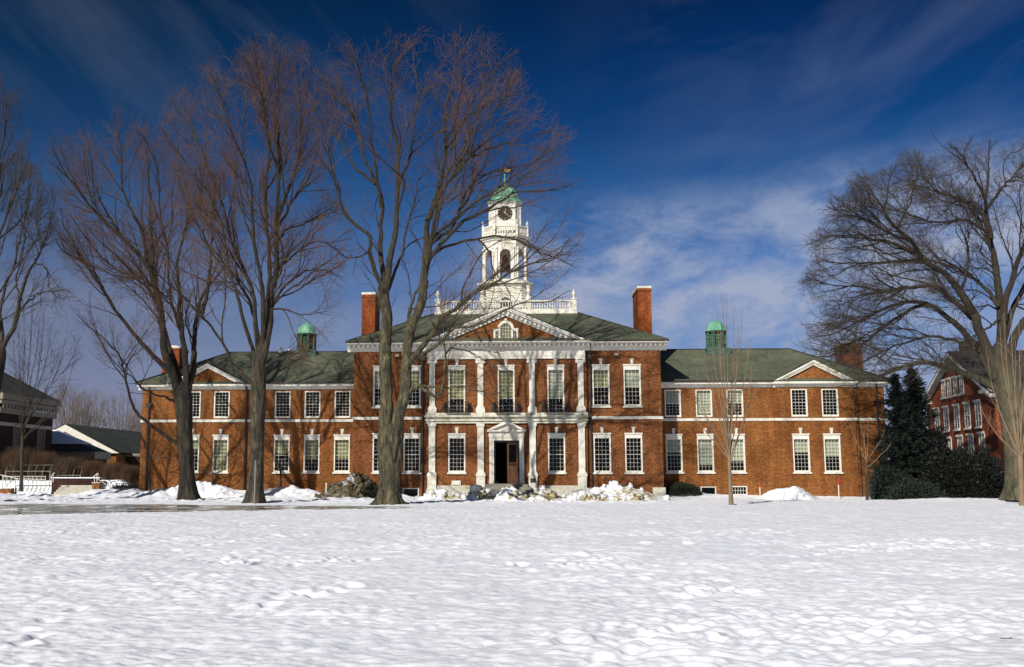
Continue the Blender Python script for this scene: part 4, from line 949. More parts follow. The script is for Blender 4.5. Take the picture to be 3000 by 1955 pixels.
# clock stage
m = MB(); m.frustum(oc(1.34, .86), z_cor, oc(1.34, .86), z_clk1-.12); m.frustum(oc(1.42, .92), z_cor, oc(1.42, .92), z_cor+.35)
for i, a in enumerate(oc(1.34, .86)): m.lathe(a[0], a[1], [(.09, z_cor+.35), (.07, z_clk1-.3), (.11, z_clk1-.2), (.11, z_clk1-.12)], 8)
m.frustum(oc(1.44, .93), z_clk1-.12, oc(1.50, .97), z_clk1)
P('clock_stage', m, 'white', tw)
zc = Zv(624, TY-1.4)
for (ang, lab) in ((0, None), (PI/2, None), (-PI/2, None)):
    m = MB(); n = 40; R_ = .64
    m.prism([(R_*math.cos(2*PI*i/n), R_*math.sin(2*PI*i/n)) for i in range(n)], -1.385, -1.342)
    g = MB()
    for i in range(12):
        a = i*PI/6; ca, sa = math.sin(a), math.cos(a)
        r0, r1, w_ = .50, .59, (.018 if i % 3 else .028)
        px_, pz_ = math.cos(a), -math.sin(a)
        g.prism([(ca*r0-px_*w_, sa*r0-pz_*w_), (ca*r0+px_*w_, sa*r0+pz_*w_), (ca*r1+px_*w_, sa*r1+pz_*w_), (ca*r1-px_*w_, sa*r1-pz_*w_)][::-1], -1.40, -1.386)
    for (a, l0, l1, w_) in ((math.radians(8), -.04, .46, .040), (math.radians(132), -.26, .54, .030)):
        ca, sa = math.sin(a), math.cos(a); px_, pz_ = math.cos(a), -math.sin(a)
        g.prism([(ca*l0-px_*w_, sa*l0-pz_*w_), (ca*l0+px_*w_, sa*l0+pz_*w_), (ca*l1+px_*w_*.35, sa*l1+pz_*w_*.35), (ca*l1-px_*w_*.35, sa*l1-pz_*w_*.35)][::-1], -1.425 if w_ > .035 else -1.445, -1.402)
    def rot(v):
        x, y, z = v; return (TX+x*math.cos(ang)-y*math.sin(ang), TY+x*math.sin(ang)+y*math.cos(ang), z+zc)
    m.v = [rot(v) for v in m.v]; g.v = [rot(v) for v in g.v]
    P('clock_dial', m, 'clockface', tw); P('clock_hands', g, 'goldpaint', tw)
m = MB(); H = z_dome-z_clk1
prof = [(1.55, 1.02, 0), (1.50, .99, .04), (1.30, .84, .14), (1.14, .72, .32), (1.04, .65, .54), (.93, .57, .74), (.78, .47, .86), (.60, .36, .92), (.50, .30, .94), (.47, .28, 1.02), (.34, .2, 1.10), (.10, .05, 1.16)]
for j in range(len(prof)-1):
    m.frustum(oc(prof[j][0], prof[j][1]), z_clk1+prof[j][2]*H, oc(prof[j+1][0], prof[j+1][1]), z_clk1+prof[j+1][2]*H, cap=(j == 0))
P('dome', m, 'copper', tw)
zt_ = z_clk1+1.1*H; zv = Zv(500, TY)
m = MB(); m.lathe(TX, TY, [(.09, zt_), (.06, zt_+.5), (.12, zt_+.6), (.045, zt_+.72), (.03, zt_+1.2), (.07, zt_+1.3), (.02, zt_+1.4), (.018, zv)], 8); P('spire', m, 'copper', tw)
m = MB(); n = 14
out_ = [(-.95, .10), (-.80, -.06), (-.62, -.20), (.60, -.20), (.78, -.08), (.92, .10), (.70, .06), (.55, .16), (-.50, .14), (-.70, .02)]
m.prism([(x*.55+.04, zv+z*.62) for x, z in out_], TY-.05, TY+.05); m.tube([(TX, TY, zv-.3), (TX, TY, zv+.25)], .02, 5)
P('weather_vane', m, 'gold', tw)

# ------------------------------------------------------------------ trees
R = np.random.RandomState(11)
def nrm(a): return a/np.maximum(np.linalg.norm(a, axis=-1, keepdims=True), 1e-9)
def tubes(P_, Rd, k, jit=0.):
    """P_ (B,n,3), Rd (B,n) -> verts, quads of B open tubes"""
    B, n, _ = P_.shape
    T = np.empty_like(P_); T[:, 1:-1] = P_[:, 2:]-P_[:, :-2]; T[:, 0] = P_[:, 1]-P_[:, 0]; T[:, -1] = P_[:, -1]-P_[:, -2]; T = nrm(T)
    ref = np.zeros_like(T); ref[..., 1] = 1.; st = np.abs(T[..., 1]) > .85; ref[st] = (1, 0, 0)
    A = nrm(np.cross(T, ref)); Bv = np.cross(T, A)
    th = np.arange(k)*2*PI/k
    rad = Rd[..., None]*np.ones(k)
    if jit: rad = rad*(1+jit*(R.rand(B, n, k)-.5)*2)
    V = P_[:, :, None, :]+(A[:, :, None, :]*np.cos(th)[None, None, :, None]+Bv[:, :, None, :]*np.sin(th)[None, None, :, None])*rad[..., None]
    idx = np.arange(B*n*k).reshape(B, n, k); nx = np.roll(idx, -1, 2)
    Q = np.stack([idx[:, :-1], nx[:, :-1], nx[:, 1:], idx[:, 1:]], -1).reshape(-1, 4)
    return V.reshape(-1, 3), Q
def joinvq(L_):
    o = 0; Vs, Qs = [], []
    for V, Q in L_: Vs.append(V); Qs.append(Q+o); o += len(V)
    return np.concatenate(Vs), np.concatenate(Qs)
def catmull(p, n):
    p = np.asarray(p, float); q = np.vstack([2*p[0]-p[1], p, 2*p[-1]-p[-2]])
    seg = np.linalg.norm(np.diff(p, axis=0), axis=1); cum = np.concatenate([[0], np.cumsum(seg)]); s = np.linspace(0, cum[-1], n)
    out = []
    for v in s:
        i = min(np.searchsorted(cum, v, side='right')-1, len(seg)-1); t = (v-cum[i])/max(seg[i], 1e-9)
        a, b, c, d = q[i], q[i+1], q[i+2], q[i+3]
        out.append(.5*((2*b)+(-a+c)*t+(2*a-5*b+4*c-d)*t*t+(-a+3*b-3*c+d)*t**3))
    return np.array(out)
def inpoly(u, v, poly):
    x, y = np.array(poly, float).T; ins = np.zeros(u.shape, bool); j = len(x)-1
    for i in range(len(x)):
        c = ((y[i] > v) != (y[j] > v)) & (u < (x[j]-x[i])*(v-y[i])/(y[j]-y[i]+1e-12)+x[i]); ins ^= c; j = i
    return ins
def limb3(pts, Y, dy, w0, w1, n=44, wob=.05):
    """traced limb (u, v pixels) pushed dy metres in depth by its tip; w0, w1 widths in photograph pixels"""
    n0 = len(pts); W = []
    p2 = catmull(pts, n)
    t = np.linspace(0, 1, n)
    for (u, v), tt in zip(p2, t): W.append(at(u, v, Y+dy*tt**1.15))
    W = np.array(W)
    k = R.randn(n, 3)*wob; k = np.cumsum(k, 0); k -= np.outer(t, k[-1]); k *= np.minimum(1, t*6)[:, None]; k[:, 1] *= 1.6
    W = W+k*.6
    rad = (w0*(1-t)**1.25*.92+w1*(1-(1-t)**1.25))/2*Y/3000.
    return W, rad
def grow(P_, Rd, dens, t0, ang, lens, npt, up, wob, rfac, env, outw=0., rmin=.004, rmax_f=.62, angj=.25, lt=.55, flat=0.):
    """side branches: P_ (B,n,3); dens = per metre; returns (C,npt,3),(C,npt)"""
    B, n, _ = P_.shape
    L_ = np.linalg.norm(np.diff(P_, axis=1), axis=2).sum(1)
    cnt = np.maximum(0, np.floor(L_*(1-t0)*dens+R.rand(B))).astype(int)
    par = np.repeat(np.arange(B), cnt); C = len(par)
    if C == 0: return np.zeros((0, npt, 3)), np.zeros((0, npt))
    t = t0+(1-t0)*R.rand(C)**.85; f = t*(n-1); i = np.minimum(f.astype(int), n-2); fr = (f-i)[:, None]
    S = P_[par, i]*(1-fr)+P_[par, i+1]*fr; T = nrm(P_[par, i+1]-P_[par, i]); r = Rd[par, i]*(1-fr[:, 0])+Rd[par, i+1]*fr[:, 0]
    rnd_ = R.randn(C, 3); perp = nrm(rnd_-(rnd_*T).sum(-1, keepdims=True)*T)
    a = ang+angj*R.randn(C)
    D = T*np.cos(a)[:, None]+perp*np.sin(a)[:, None]; D[:, 2] += up*.5; 
    if outw:
        cx_, cy_ = env['c']; o_ = np.stack([S[:, 0]-cx_, S[:, 1]-cy_, np.zeros(C)], 1); D += nrm(o_)*outw
    D = nrm(D)
    ln = (lens[0]+(lens[1]-lens[0])*R.rand(C))*(1-lt*t)
    ln = np.minimum(ln, L_[par]*.8)
    out = np.empty((C, npt, 3)); out[:, 0] = S; step = (ln/(npt-1))[:, None]
    for k in range(1, npt):
        D = D+R.randn(C, 3)*wob; D[:, 2] += up*.5*(k/npt); D[:, 2] *= (1-flat); D = nrm(D); out[:, k] = out[:, k-1]+D*step
    # envelope
    u, v = proj(out); cu_, cv_ = env['cen']; sh_ = 1+.055*R.randn(C)[:, None]
    du_, dv_ = gnoise(u*.016, v*.016, 71)*46+gnoise(u*.05, v*.05, 73)*16, gnoise(u*.016, v*.016, 72)*46
    ok = inpoly(cu_+(u-cu_)*sh_+du_, cv_+(v-cv_)*sh_+dv_, env['poly'])
    zc_ = np.clip((out[..., 2]-env['z0'])/(env['z1']-env['z0']), 0, 1)
    dr_ = env['ry']*np.sqrt(np.clip(1.08-(2*zc_-1.0)**2*.85, .05, 1))
    ok &= np.abs(out[..., 1]-env['Y']) < dr_
    bad = ~ok; first = np.where(bad.any(1), bad.argmax(1), npt-1)
    frac = np.where(bad.any(1), np.maximum(first-1, 0)/(npt-1), 1.)
    keep = frac > .12
    out = S[:, None, :]+(out-S[:, None, :]) if False else out
    # shorten by re-sampling the early part
    tt = np.linspace(0, 1, npt)[None, :]*frac[:, None]*(npt-1); ii = np.minimum(tt.astype(int), npt-2); ff = (tt-ii)[..., None]; ar = np.arange(C)[:, None]
    out = out[ar, ii]*(1-ff)+out[ar, ii+1]*ff
    r0 = np.minimum(r*rmax_f, rfac*ln*np.maximum(frac, .5)+rmin)
    rad = r0[:, None]*(1-np.linspace(0, 1, npt)[None, :]*.72); rad = np.maximum(rad, rmin*.7)
    return out[keep], rad[keep]
def trunk_mesh(pts, Y, widths, k=44, flare=1.5, n=130, amp=.05, seed=0):
    p2 = catmull(pts, n); W = np.array([at(u, v, Y) for u, v in p2])
    ws = np.interp(np.linspace(0, 1, n), np.linspace(0, 1, len(widths)), widths)
    rad = ws/2*Y/3000.; te = np.clip((np.linspace(0, 1, n)-.90)/.10, 0, 1); rad = rad*np.sqrt(np.maximum(1-te**2, .002))
    V, Q = tubes(W[None], rad[None], k)
    V = V.reshape(n, k, 3); h = (W[:, 2]-W[0, 2])[:, None]; th = (np.arange(k)*2*PI/k)[None]
    fl = 1+(flare-1)*np.exp(-h/.55)*(.75+.55*np.sin(th*5+seed)*np.ones_like(h)); nz = gnoise(np.cos(th)*2.2+seed+0*h, np.sin(th)*2.2+h*.7, seed+1)*amp*3.2+np.abs(gnoise(np.cos(th)*5+seed+h*.15, np.sin(th)*5+h*.55, seed+2))*amp*3.2+gnoise(np.cos(th)*11+seed, np.sin(th)*11+h*2.2, seed+3)*amp*1.2
    C_ = W[:, None, :]; V = C_+(V-C_)*(fl*(1+nz))[..., None]
    return V.reshape(-1, 3), Q
def make_tree(name, label, Y, trunk, limbs, env, mats, levels, group=None, tw_k=3, seed=1, flare=1.5, amp=.05, cat='tree', tips=True, wob=.05):
    global R
    R = np.random.RandomState(seed)
    bx, by, bz = at(trunk['pts'][0][0], trunk['pts'][0][1], Y)
    root = empty(name, (bx, by, bz), label, cat, group)
    env = dict(env); env.setdefault('c', (bx, by)); env['Y'] = Y
    vs = [p[1] for p in env['poly']]; env['cen'] = (sum(p[0] for p in env['poly'])/len(env['poly']), sum(vs)/len(vs)); env['z0'] = at(bx, max(vs), Y)[2]; env['z1'] = at(bx, min(vs), Y)[2]
    geo = [trunk_mesh(trunk['pts'], Y, trunk['w'], flare=flare, amp=amp, seed=seed)]
    LP, LR = [], []; bg_ = []
    for (pts, w0, w1, dy) in limbs:
        W, rad = limb3(pts, Y, dy, w0, w1, wob=wob); LP.append(W); LR.append(rad)
        (geo if w0 >= 40 else bg_).append(tubes(W[None], rad[None], 10 if w0 > 12 else 7, .07))
    V, Q = joinvq(geo); link_mesh('trunk', V, Q, mats[0], root, smooth=True)
    Pp, Rr = np.array(LP), np.array(LR); tw = []
    for li, lv in enumerate(levels):
        Pn, Rn = grow(Pp, Rr, env=env, **lv)
        (bg_ if li == 0 else tw).append(tubes(Pn, Rn, 6 if li == 0 else (4 if li == 1 else 3)))
        Pp, Rr = Pn, Rn
        if len(Pn) == 0: break
    V, Q = joinvq(bg_); link_mesh('branches', V, Q, mats[1], root, smooth=True)
    V, Q = joinvq(tw); link_mesh('crown', V, Q, mats[2], root)
    return root
def fan_levels(s=1., up=.10, d=(1.6, 2.5, 3.1, 2.9), w=.125, ln=((2.5, 9.0), (1.4, 4.2), (.6, 1.8), (.3, .85)), a=(.40, .48, .55, .6), t0=.16):
    return [dict(dens=d[0], t0=t0, ang=a[0], lens=(ln[0][0]*s, ln[0][1]*s), npt=12, up=up, wob=w, rfac=.0092, outw=.20),
            dict(dens=d[1], t0=.15, ang=a[1], lens=(ln[1][0]*s, ln[1][1]*s), npt=8, up=up, wob=w*1.3, rfac=.0075, outw=.1),
            dict(dens=d[2], t0=.15, ang=a[2], lens=(ln[2][0]*s, ln[2][1]*s), npt=5, up=up, wob=w*1.6, rfac=.006, rmin=.0055),
            dict(dens=d[3], t0=.2, ang=a[3], lens=(ln[3][0]*s, ln[3][1]*s), npt=3, up=up, wob=w*1.6, rfac=.006, rmin=.005)]
# first big tree (far left of the lawn trees)
Y2 = 70.
T2 = dict(pts=[(550, 1466), (549, 1430), (547, 1380), (544, 1300), (541, 1230), (538, 1170), (534, 1120)], w=[48, 43, 41, 42, 44, 48, 48])
L2 = [([(530, 1180), (508, 1100), (486, 1030), (478, 950), (468, 880), (448, 822), (431, 781), (390, 735), (332, 688), (280, 636), (228, 572), (187, 508), (152, 433)], 30, 2, -3),
      ([(431, 781), (425, 735), (408, 677), (384, 630), (361, 572), (350, 480), (345, 330)], 14, 2, 4),
      ([(420, 760), (370, 700), (330, 640), (290, 560), (262, 480), (235, 400)], 10, 2, 2),
      ([(522, 1140), (494, 1088), (469, 1059), (419, 1005), (377, 954), (335, 900), (303, 845), (280, 805), (239, 764), (187, 735), (165, 700)], 20, 2, -5),
      ([(303, 845), (262, 790), (225, 735), (196, 670), (178, 610)], 9, 2, 2),
      ([(530, 1150), (520, 1088), (500, 1026), (484, 960), (470, 900), (455, 800), (448, 700), (440, 600), (430, 480), (428, 350)], 24, 2, 5),
      ([(545, 1140), (545, 1038), (536, 963), (528, 900), (524, 834), (518, 775), (524, 717), (541, 642), (582, 572), (600, 480)], 22, 2, -4),
      ([(548, 1160), (561, 1110), (572, 1050), (580, 1000), (586, 950), (599, 880), (634, 822), (665, 775), (690, 720)], 26, 3, 4),
      ([(592, 920), (604, 860), (611, 804), (611, 717), (616, 630), (622, 572), (630, 520)], 14, 2, -3),
      ([(523, 1302), (495, 1285), (461, 1262), (419, 1231), (390, 1185), (373, 1135), (365, 1089), (348, 1038), (310, 996), (272, 963), (226, 921)], 13, 2, -5),
      ([(520, 1180), (499, 1170), (452, 1153), (411, 1130), (385, 1105), (360, 1076), (345, 1060)], 9, 2, -3),
      ([(540, 1000), (500, 880), (490, 760), (470, 640), (455, 500), (420, 400)], 10, 2, -6),
      ([(470, 890), (420, 830), (370, 800), (320, 770), (270, 720), (215, 640)], 10, 2, 6),
      ([(365, 1089), (385, 1050), (420, 1020), (440, 1015)], 5, 1.5, 1)]
E2 = dict(poly=[(150, 400), (190, 395), (235, 380), (300, 350), (330, 305), (380, 285), (430, 290), (470, 330), (540, 390), (620, 500), (690, 600), (720, 720), (700, 800), (650, 880), (640, 960), (600, 1010), (560, 1180), (440, 1210), (350, 1130), (270, 1040), (210, 960), (195, 900), (180, 800), (150, 700), (165, 600), (140, 500)], ry=7.5)
make_tree('bare_tree', 'tall bare tree with dark forked trunk, first of three before the left wing', Y2, T2, L2, E2, (M['bark_brown'], M['bark_brown'], M['twig_red']), fan_levels(up=.12), 'big bare trees on the lawn', seed=21)
# second
Y3 = 64.5
T3 = dict(pts=[(742, 1480), (745, 1450), (750, 1400), (753, 1300), (756, 1200), (758, 1110), (762, 1050), (770, 1010)], w=[50, 42, 39, 40, 41, 43, 44, 40])
L3 = [([(766, 1075), (782, 1000), (791, 930), (791, 862), (808, 799), (811, 717), (811, 630), (817, 543), (817, 456), (820, 340), (814, 224), (808, 120)], 26, 2, -3),
      ([(763, 1065), (778, 985), (785, 892), (793, 804), (793, 717), (785, 630), (785, 543), (793, 456), (767, 340), (727, 253), (698, 178)], 20, 2, 4),
      ([(762, 1065), (768, 990), (768, 920), (762, 833), (744, 735), (738, 642), (733, 543), (715, 468), (680, 387), (663, 311), (622, 224)], 20, 2, -5),
      ([(758, 1030), (750, 950), (744, 862), (709, 775), (680, 706), (651, 601), (611, 503), (587, 421), (541, 352), (494, 282)], 18, 2, 3),
      ([(750, 1050), (725, 970), (704, 880), (680, 775), (657, 659), (611, 572), (564, 503), (506, 427), (471, 375)], 14, 2, -2),
      ([(785, 960), (790, 900), (820, 851), (878, 810), (930, 793), (1005, 812)], 14, 2, -3),
      ([(808, 715), (825, 690), (854, 665), (942, 636), (1000, 612)], 9, 2, 3),
      ([(752, 1150), (740, 1128), (716, 1101), (682, 1070), (658, 1020), (631, 977), (600, 939), (562, 900), (500, 840), (448, 793), (400, 760)], 13, 2, -6),
      ([(770, 1090), (778, 1074), (805, 1055), (844, 1037), (890, 1028), (921, 1031), (960, 1055), (999, 1090)], 8, 1.5, -2),
      ([(775, 1090), (800, 1062), (844, 1045), (880, 1036)], 6, 1.5, 3),
      ([(785, 930), (801, 910), (844, 912), (883, 923), (941, 919), (960, 900)], 8, 1.5, -4),
      ([(811, 650), (840, 560), (870, 480), (885, 390), (880, 280), (860, 180)], 13, 2, 5),
      ([(817, 500), (780, 400), (765, 300), (755, 200), (745, 120)], 10, 2, -5),
      ([(793, 700), (850, 600), (905, 520), (930, 430), (925, 350)], 10, 2, -2),
      ([(760, 1000), (735, 900), (700, 830), (650, 760), (600, 690), (560, 600), (530, 480)], 12, 2, 6),
      ([(800, 800), (860, 740), (930, 700), (980, 720), (1020, 760)], 9, 2, 4)]
E3 = dict(poly=[(465, 300), (480, 260), (520, 230), (600, 190), (650, 140), (720, 115), (780, 98), (830, 95), (870, 110), (895, 160), (925, 250), (940, 350), (965, 480), (1000, 590), (1030, 660), (1040, 760), (1020, 850), (990, 950), (960, 1060), (860, 1100), (790, 1110), (700, 1110), (640, 1010), (540, 900), (480, 800), (430, 680), (440, 500)], ry=8.0)
make_tree('bare_tree', 'tall bare tree with upswept limbs, second of three, thin grey pole before its trunk', Y3, T3, L3, E3, (M['bark_grey'], M['bark_grey'], M['twig_red']), fan_levels(up=.14), 'big bare trees on the lawn', seed=22)
# third
Y4 = 63.
T4 = dict(pts=[(1138, 1482), (1140, 1440), (1141, 1380), (1143, 1310), (1144, 1262), (1145, 1240)], w=[62, 54, 56, 66, 72, 66])
L4 = [([(1128, 1300), (1127, 1258), (1125, 1127), (1123, 1017), (1127, 908), (1125, 830)], 44, 33, 0),
      ([(1125, 850), (1118, 835), (1105, 805), (1088, 746), (1082, 688), (1041, 648), (1007, 607), (995, 537), (972, 491), (954, 410), (925, 320)], 16, 2, -4),
      ([(1127, 860), (1123, 810), (1111, 717), (1117, 601), (1100, 532), (1065, 456), (1047, 369), (1024, 329), (978, 282), (925, 195)], 20, 2, 4),
      ([(1130, 850), (1140, 800), (1152, 717), (1158, 630), (1163, 543), (1166, 427), (1152, 340), (1150, 253), (1165, 110)], 23, 2, -2),
      ([(1138, 850), (1152, 804), (1181, 729), (1198, 659), (1221, 584), (1222, 540), (1262, 491)], 12, 2, 4),
      ([(1117, 610), (1105, 520), (1100, 430), (1088, 330), (1060, 220), (1020, 140)], 12, 2, -5),
      ([(1162, 560), (1195, 470), (1215, 380), (1225, 280), (1215, 180), (1195, 110)], 11, 2, 5),
      ([(1085, 740), (1050, 750), (1020, 760), (990, 740)], 7, 2, -2),
      ([(1156, 1290), (1166, 1230), (1180, 1171), (1189, 1083), (1193, 995), (1215, 930), (1236, 875), (1243, 820)], 40, 26, 0),
      ([(1240, 840), (1245, 775), (1250, 688), (1268, 613), (1297, 514), (1308, 427), (1314, 311), (1332, 224), (1332, 90)], 24, 2, 3),
      ([(1243, 800), (1262, 700), (1275, 620), (1291, 561), (1343, 508), (1372, 468), (1424, 421), (1488, 375), (1535, 330)], 15, 2, -4),
      ([(1246, 770), (1256, 717), (1314, 677), (1343, 630), (1372, 561), (1430, 514), (1500, 490), (1620, 470)], 15, 2, 5),
      ([(1246, 790), (1260, 755), (1291, 717), (1343, 659), (1401, 630), (1465, 590), (1517, 561), (1604, 561), (1680, 540)], 15, 2, -3),
      ([(1250, 790), (1270, 745), (1330, 715), (1400, 695), (1460, 690), (1530, 705), (1600, 740), (1680, 780)], 12, 2, 3),
      ([(1193, 1075), (1210, 1050), (1246, 1009), (1298, 934), (1342, 903), (1395, 858), (1439, 842), (1481, 817), (1547, 784), (1591, 766), (1635, 746), (1668, 700)], 20, 3, -4),
      ([(1205, 1065), (1240, 1035), (1272, 1013), (1325, 965), (1377, 960), (1439, 934), (1475, 912), (1497, 900), (1528, 888), (1607, 881), (1672, 851)], 13, 2, -6),
      ([(1185, 1170), (1200, 1150), (1232, 1127), (1255, 1148), (1275, 1156), (1292, 1140), (1300, 1100), (1303, 1039), (1285, 995), (1267, 943)], 15, 3, -3),
      ([(1222, 1138), (1240, 1130), (1307, 1136), (1360, 1133), (1417, 1147), (1460, 1147), (1491, 1122), (1504, 1090)], 9, 2, -4),
      ([(1195, 960), (1188, 915), (1200, 870), (1222, 830), (1238, 790), (1260, 740)], 12, 5, 2),
      ([(1268, 613), (1310, 540), (1370, 440), (1400, 340), (1420, 230), (1410, 120)], 12, 2, -2),
      ([(1310, 430), (1360, 350), (1400, 260), (1450, 190), (1500, 140)], 9, 2, 5),
      ([(1300, 520), (1380, 400), (1450, 320), (1500, 230), (1530, 180)], 10, 2, 3),
      ([(1380, 460), (1450, 440), (1540, 410), (1620, 380)], 8, 2, -2),
      ([(1265, 700), (1330, 640), (1420, 570), (1520, 500), (1610, 430)], 11, 2, -6),
      ([(1400, 700), (1440, 740), (1450, 800), (1490, 850), (1500, 900)], 7, 2, 2),
      ([(1303, 1040), (1330, 1020), (1380, 1030), (1440, 1060), (1480, 1100)], 6, 1.5, -2),
      ([(1100, 540), (1040, 480), (990, 400), (930, 320), (890, 260)], 10, 2, 5)]
E4 = dict(poly=[(925, 640), (905, 520), (900, 400), (905, 290), (920, 180), (985, 130), (1080, 105), (1180, 80), (1240, 92), (1290, 75), (1340, 60), (1400, 78), (1480, 110), (1510, 150), (1530, 220), (1600, 290), (1650, 350), (1680, 450), (1710, 560), (1705, 700), (1690, 780), (1650, 830), (1685, 890), (1560, 940), (1550, 1050), (1480, 1150), (1300, 1190), (1200, 1160), (1230, 960), (1190, 900), (1170, 980), (1130, 1010), (1075, 990), (1090, 860), (1000, 790)], ry=9.0)
make_tree('bare_tree', 'largest bare tree with olive trunk forking in two, third before the columned centre', Y4, T4, L4, E4, (M['bark_olive'], M['bark_olive'], M['twig_red']), fan_levels(up=.08, d=(1.15, 2.1, 2.9, 3.0), w=.14), 'big bare trees on the lawn', seed=23, amp=.07, flare=1.75)
# big tree at the right edge
Y5 = 72.
T5 = dict(pts=[(3000, 1466), (2996, 1400), (2985, 1300), (2968, 1200), (2950, 1120), (2938, 1060), (2930, 1000)], w=[98, 86, 79, 75, 73, 72, 62])
L5 = [([(2928, 1040), (2932, 979), (2922, 882), (2917, 809), (2903, 727), (2893, 664), (2888, 592), (2895, 495), (2898, 410)], 34, 3, 2),
      ([(2915, 1080), (2893, 1027), (2859, 930), (2816, 848), (2772, 800), (2714, 761), (2671, 708), (2618, 664), (2589, 621), (2540, 543), (2510, 505)], 36, 2, -3),
      ([(2915, 1110), (2869, 1027), (2825, 969), (2772, 925), (2724, 896), (2661, 887), (2589, 906), (2516, 945), (2443, 979), (2370, 985)], 26, 2, 3),
      ([(2850, 935), (2821, 905), (2782, 863), (2724, 829), (2661, 834), (2589, 848), (2521, 834), (2443, 829), (2366, 814)], 17, 2, -5),
      ([(2770, 800), (2734, 785), (2661, 732), (2589, 708), (2492, 698), (2429, 689), (2376, 718)], 14, 2, 4),
      ([(2950, 1180), (2918, 1140), (2868, 1105), (2821, 1086), (2771, 1070), (2705, 1059), (2655, 1070), (2612, 1094), (2566, 1110), (2500, 1132), (2450, 1135)], 26, 3, -4),
      ([(2903, 700), (2898, 679), (2859, 616), (2782, 582), (2734, 558), (2685, 465)], 16, 2, 3),
      ([(2893, 680), (2830, 645), (2758, 650), (2685, 640), (2600, 600)], 12, 2, -4),
      ([(2940, 940), (2942, 882), (2966, 809), (2985, 737), (3010, 660), (3040, 560), (3060, 460)], 24, 2, -3),
      ([(2925, 900), (2898, 858), (2850, 814), (2796, 785), (2743, 750), (2690, 690)], 14, 2, 6),
      ([(2890, 610), (2908, 592), (2951, 543), (2995, 500), (3030, 430)], 12, 2, 4),
      ([(2888, 590), (2850, 520), (2820, 460), (2780, 420)], 11, 2, -3),
      ([(2950, 1050), (3000, 950), (3080, 850), (3180, 750), (3280, 650)], 30, 2, 2),
      ([(2960, 1120), (3040, 1030), (3150, 960), (3280, 930)], 22, 2, -3),
      ([(2940, 1000), (2975, 900), (3040, 780), (3100, 640), (3120, 500)], 20, 2, 5),
      ([(2724, 896), (2680, 900), (2600, 950), (2520, 1010), (2430, 1040), (2370, 1040)], 13, 2, -3),
      ([(2870, 1030), (2800, 1000), (2720, 985), (2640, 1010), (2560, 1050), (2500, 1075), (2440, 1090)], 12, 2, 5),
      ([(2714, 761), (2650, 760), (2560, 765), (2480, 770), (2400, 765)], 12, 2, 2),
      ([(2671, 708), (2610, 680), (2540, 650), (2460, 620), (2420, 600)], 11, 2, -4),
      ([(2589, 621), (2600, 560), (2615, 500), (2640, 480)], 7, 2, 3), ([(2630, 670), (2660, 600), (2680, 540), (2690, 470)], 8, 2, 4),
      ([(2930, 930), (2900, 960), (2860, 1000), (2830, 1040)], 9, 2, -2), ([(2816, 848), (2840, 780), (2830, 700), (2800, 640), (2770, 600)], 10, 2, -3)]
E5 = dict(poly=[(2345, 830), (2362, 740), (2400, 640), (2430, 580), (2480, 530), (2495, 500), (2540, 490), (2590, 515), (2640, 485), (2660, 450), (2700, 425), (2760, 410), (2830, 405), (2870, 392), (2960, 388), (3050, 400), (3250, 500), (3400, 800), (3350, 1050), (3000, 1130), (2850, 1130), (2760, 1100), (2650, 1100), (2560, 1130), (2450, 1145), (2440, 1110), (2370, 1060), (2348, 980)], ry=10.)
lv5 = [dict(dens=2.1, t0=.18, ang=.42, lens=(3., 7.5), npt=14, up=.03, wob=.15, rfac=.0105, outw=.35, flat=.03),
       dict(dens=3.1, t0=.15, ang=.5, lens=(1.3, 3.6), npt=9, up=.08, wob=.17, rfac=.0095, outw=.15),
       dict(dens=3.9, t0=.15, ang=.58, lens=(.6, 1.6), npt=5, up=.14, wob=.2, rfac=.0075, rmin=.0075),
       dict(dens=3.8, t0=.2, ang=.6, lens=(.3, .7), npt=3, up=.12, wob=.18, rfac=.007, rmin=.0055)]
make_tree('bare_tree', 'broad bare tree with pale smooth trunk and arching limbs at the right edge', Y5, T5, L5, E5, (M['bark_beech'], M['bark_beech'], M['twig_dark']), lv5, 'big bare trees on the lawn', seed=24, flare=1.25, amp=.02)
# tree at the left edge, trunk just outside the frame
Y1 = 66.
T1 = dict(pts=[(-70, 1470), (-62, 1380), (-45, 1280), (-25, 1180), (-8, 1090), (6, 1010)], w=[50, 44, 42, 40, 36, 34])
L1 = [([(4, 1030), (22, 985), (45, 945), (62, 880), (79, 810), (100, 770), (122, 720), (150, 660), (160, 610), (165, 560)], 18, 2, -2),
      ([(2, 1020), (10, 960), (8, 900), (20, 840), (45, 780), (52, 720), (75, 650), (80, 590), (90, 480)], 14, 2, 3),
      ([(40, 950), (60, 910), (110, 870), (150, 860), (200, 850)], 9, 2, -3), ([(62, 880), (50, 820), (60, 760), (70, 700), (60, 640)], 8, 2, 4),
      ([(-20, 1060), (-30, 950), (-10, 830), (0, 700), (30, 600), (50, 540), (88, 440)], 20, 2, -4),
      ([(-30, 1000), (-20, 800), (-10, 640), (10, 560), (40, 550), (70, 530)], 14, 2, 2),
      ([(-20, 800), (-10, 600), (0, 500), (30, 400), (60, 340)], 16, 2, 4), ([(-10, 560), (0, 450), (20, 350), (30, 300)], 12, 2, -3),
      ([(-50, 900), (-40, 600), (-30, 400), (-10, 250), (10, 210)], 16, 2, 2),
      ([(-30, 1100), (-110, 900), (-160, 700), (-200, 500)], 22, 2, 4), ([(-50, 1250), (-140, 1050), (-240, 900), (-330, 780)], 18, 2, -4),
      ([(100, 770), (130, 790), (150, 850), (190, 880)], 6, 1.5, -2), ([(122, 720), (110, 640), (120, 580), (115, 520)], 7, 1.5, 3)]
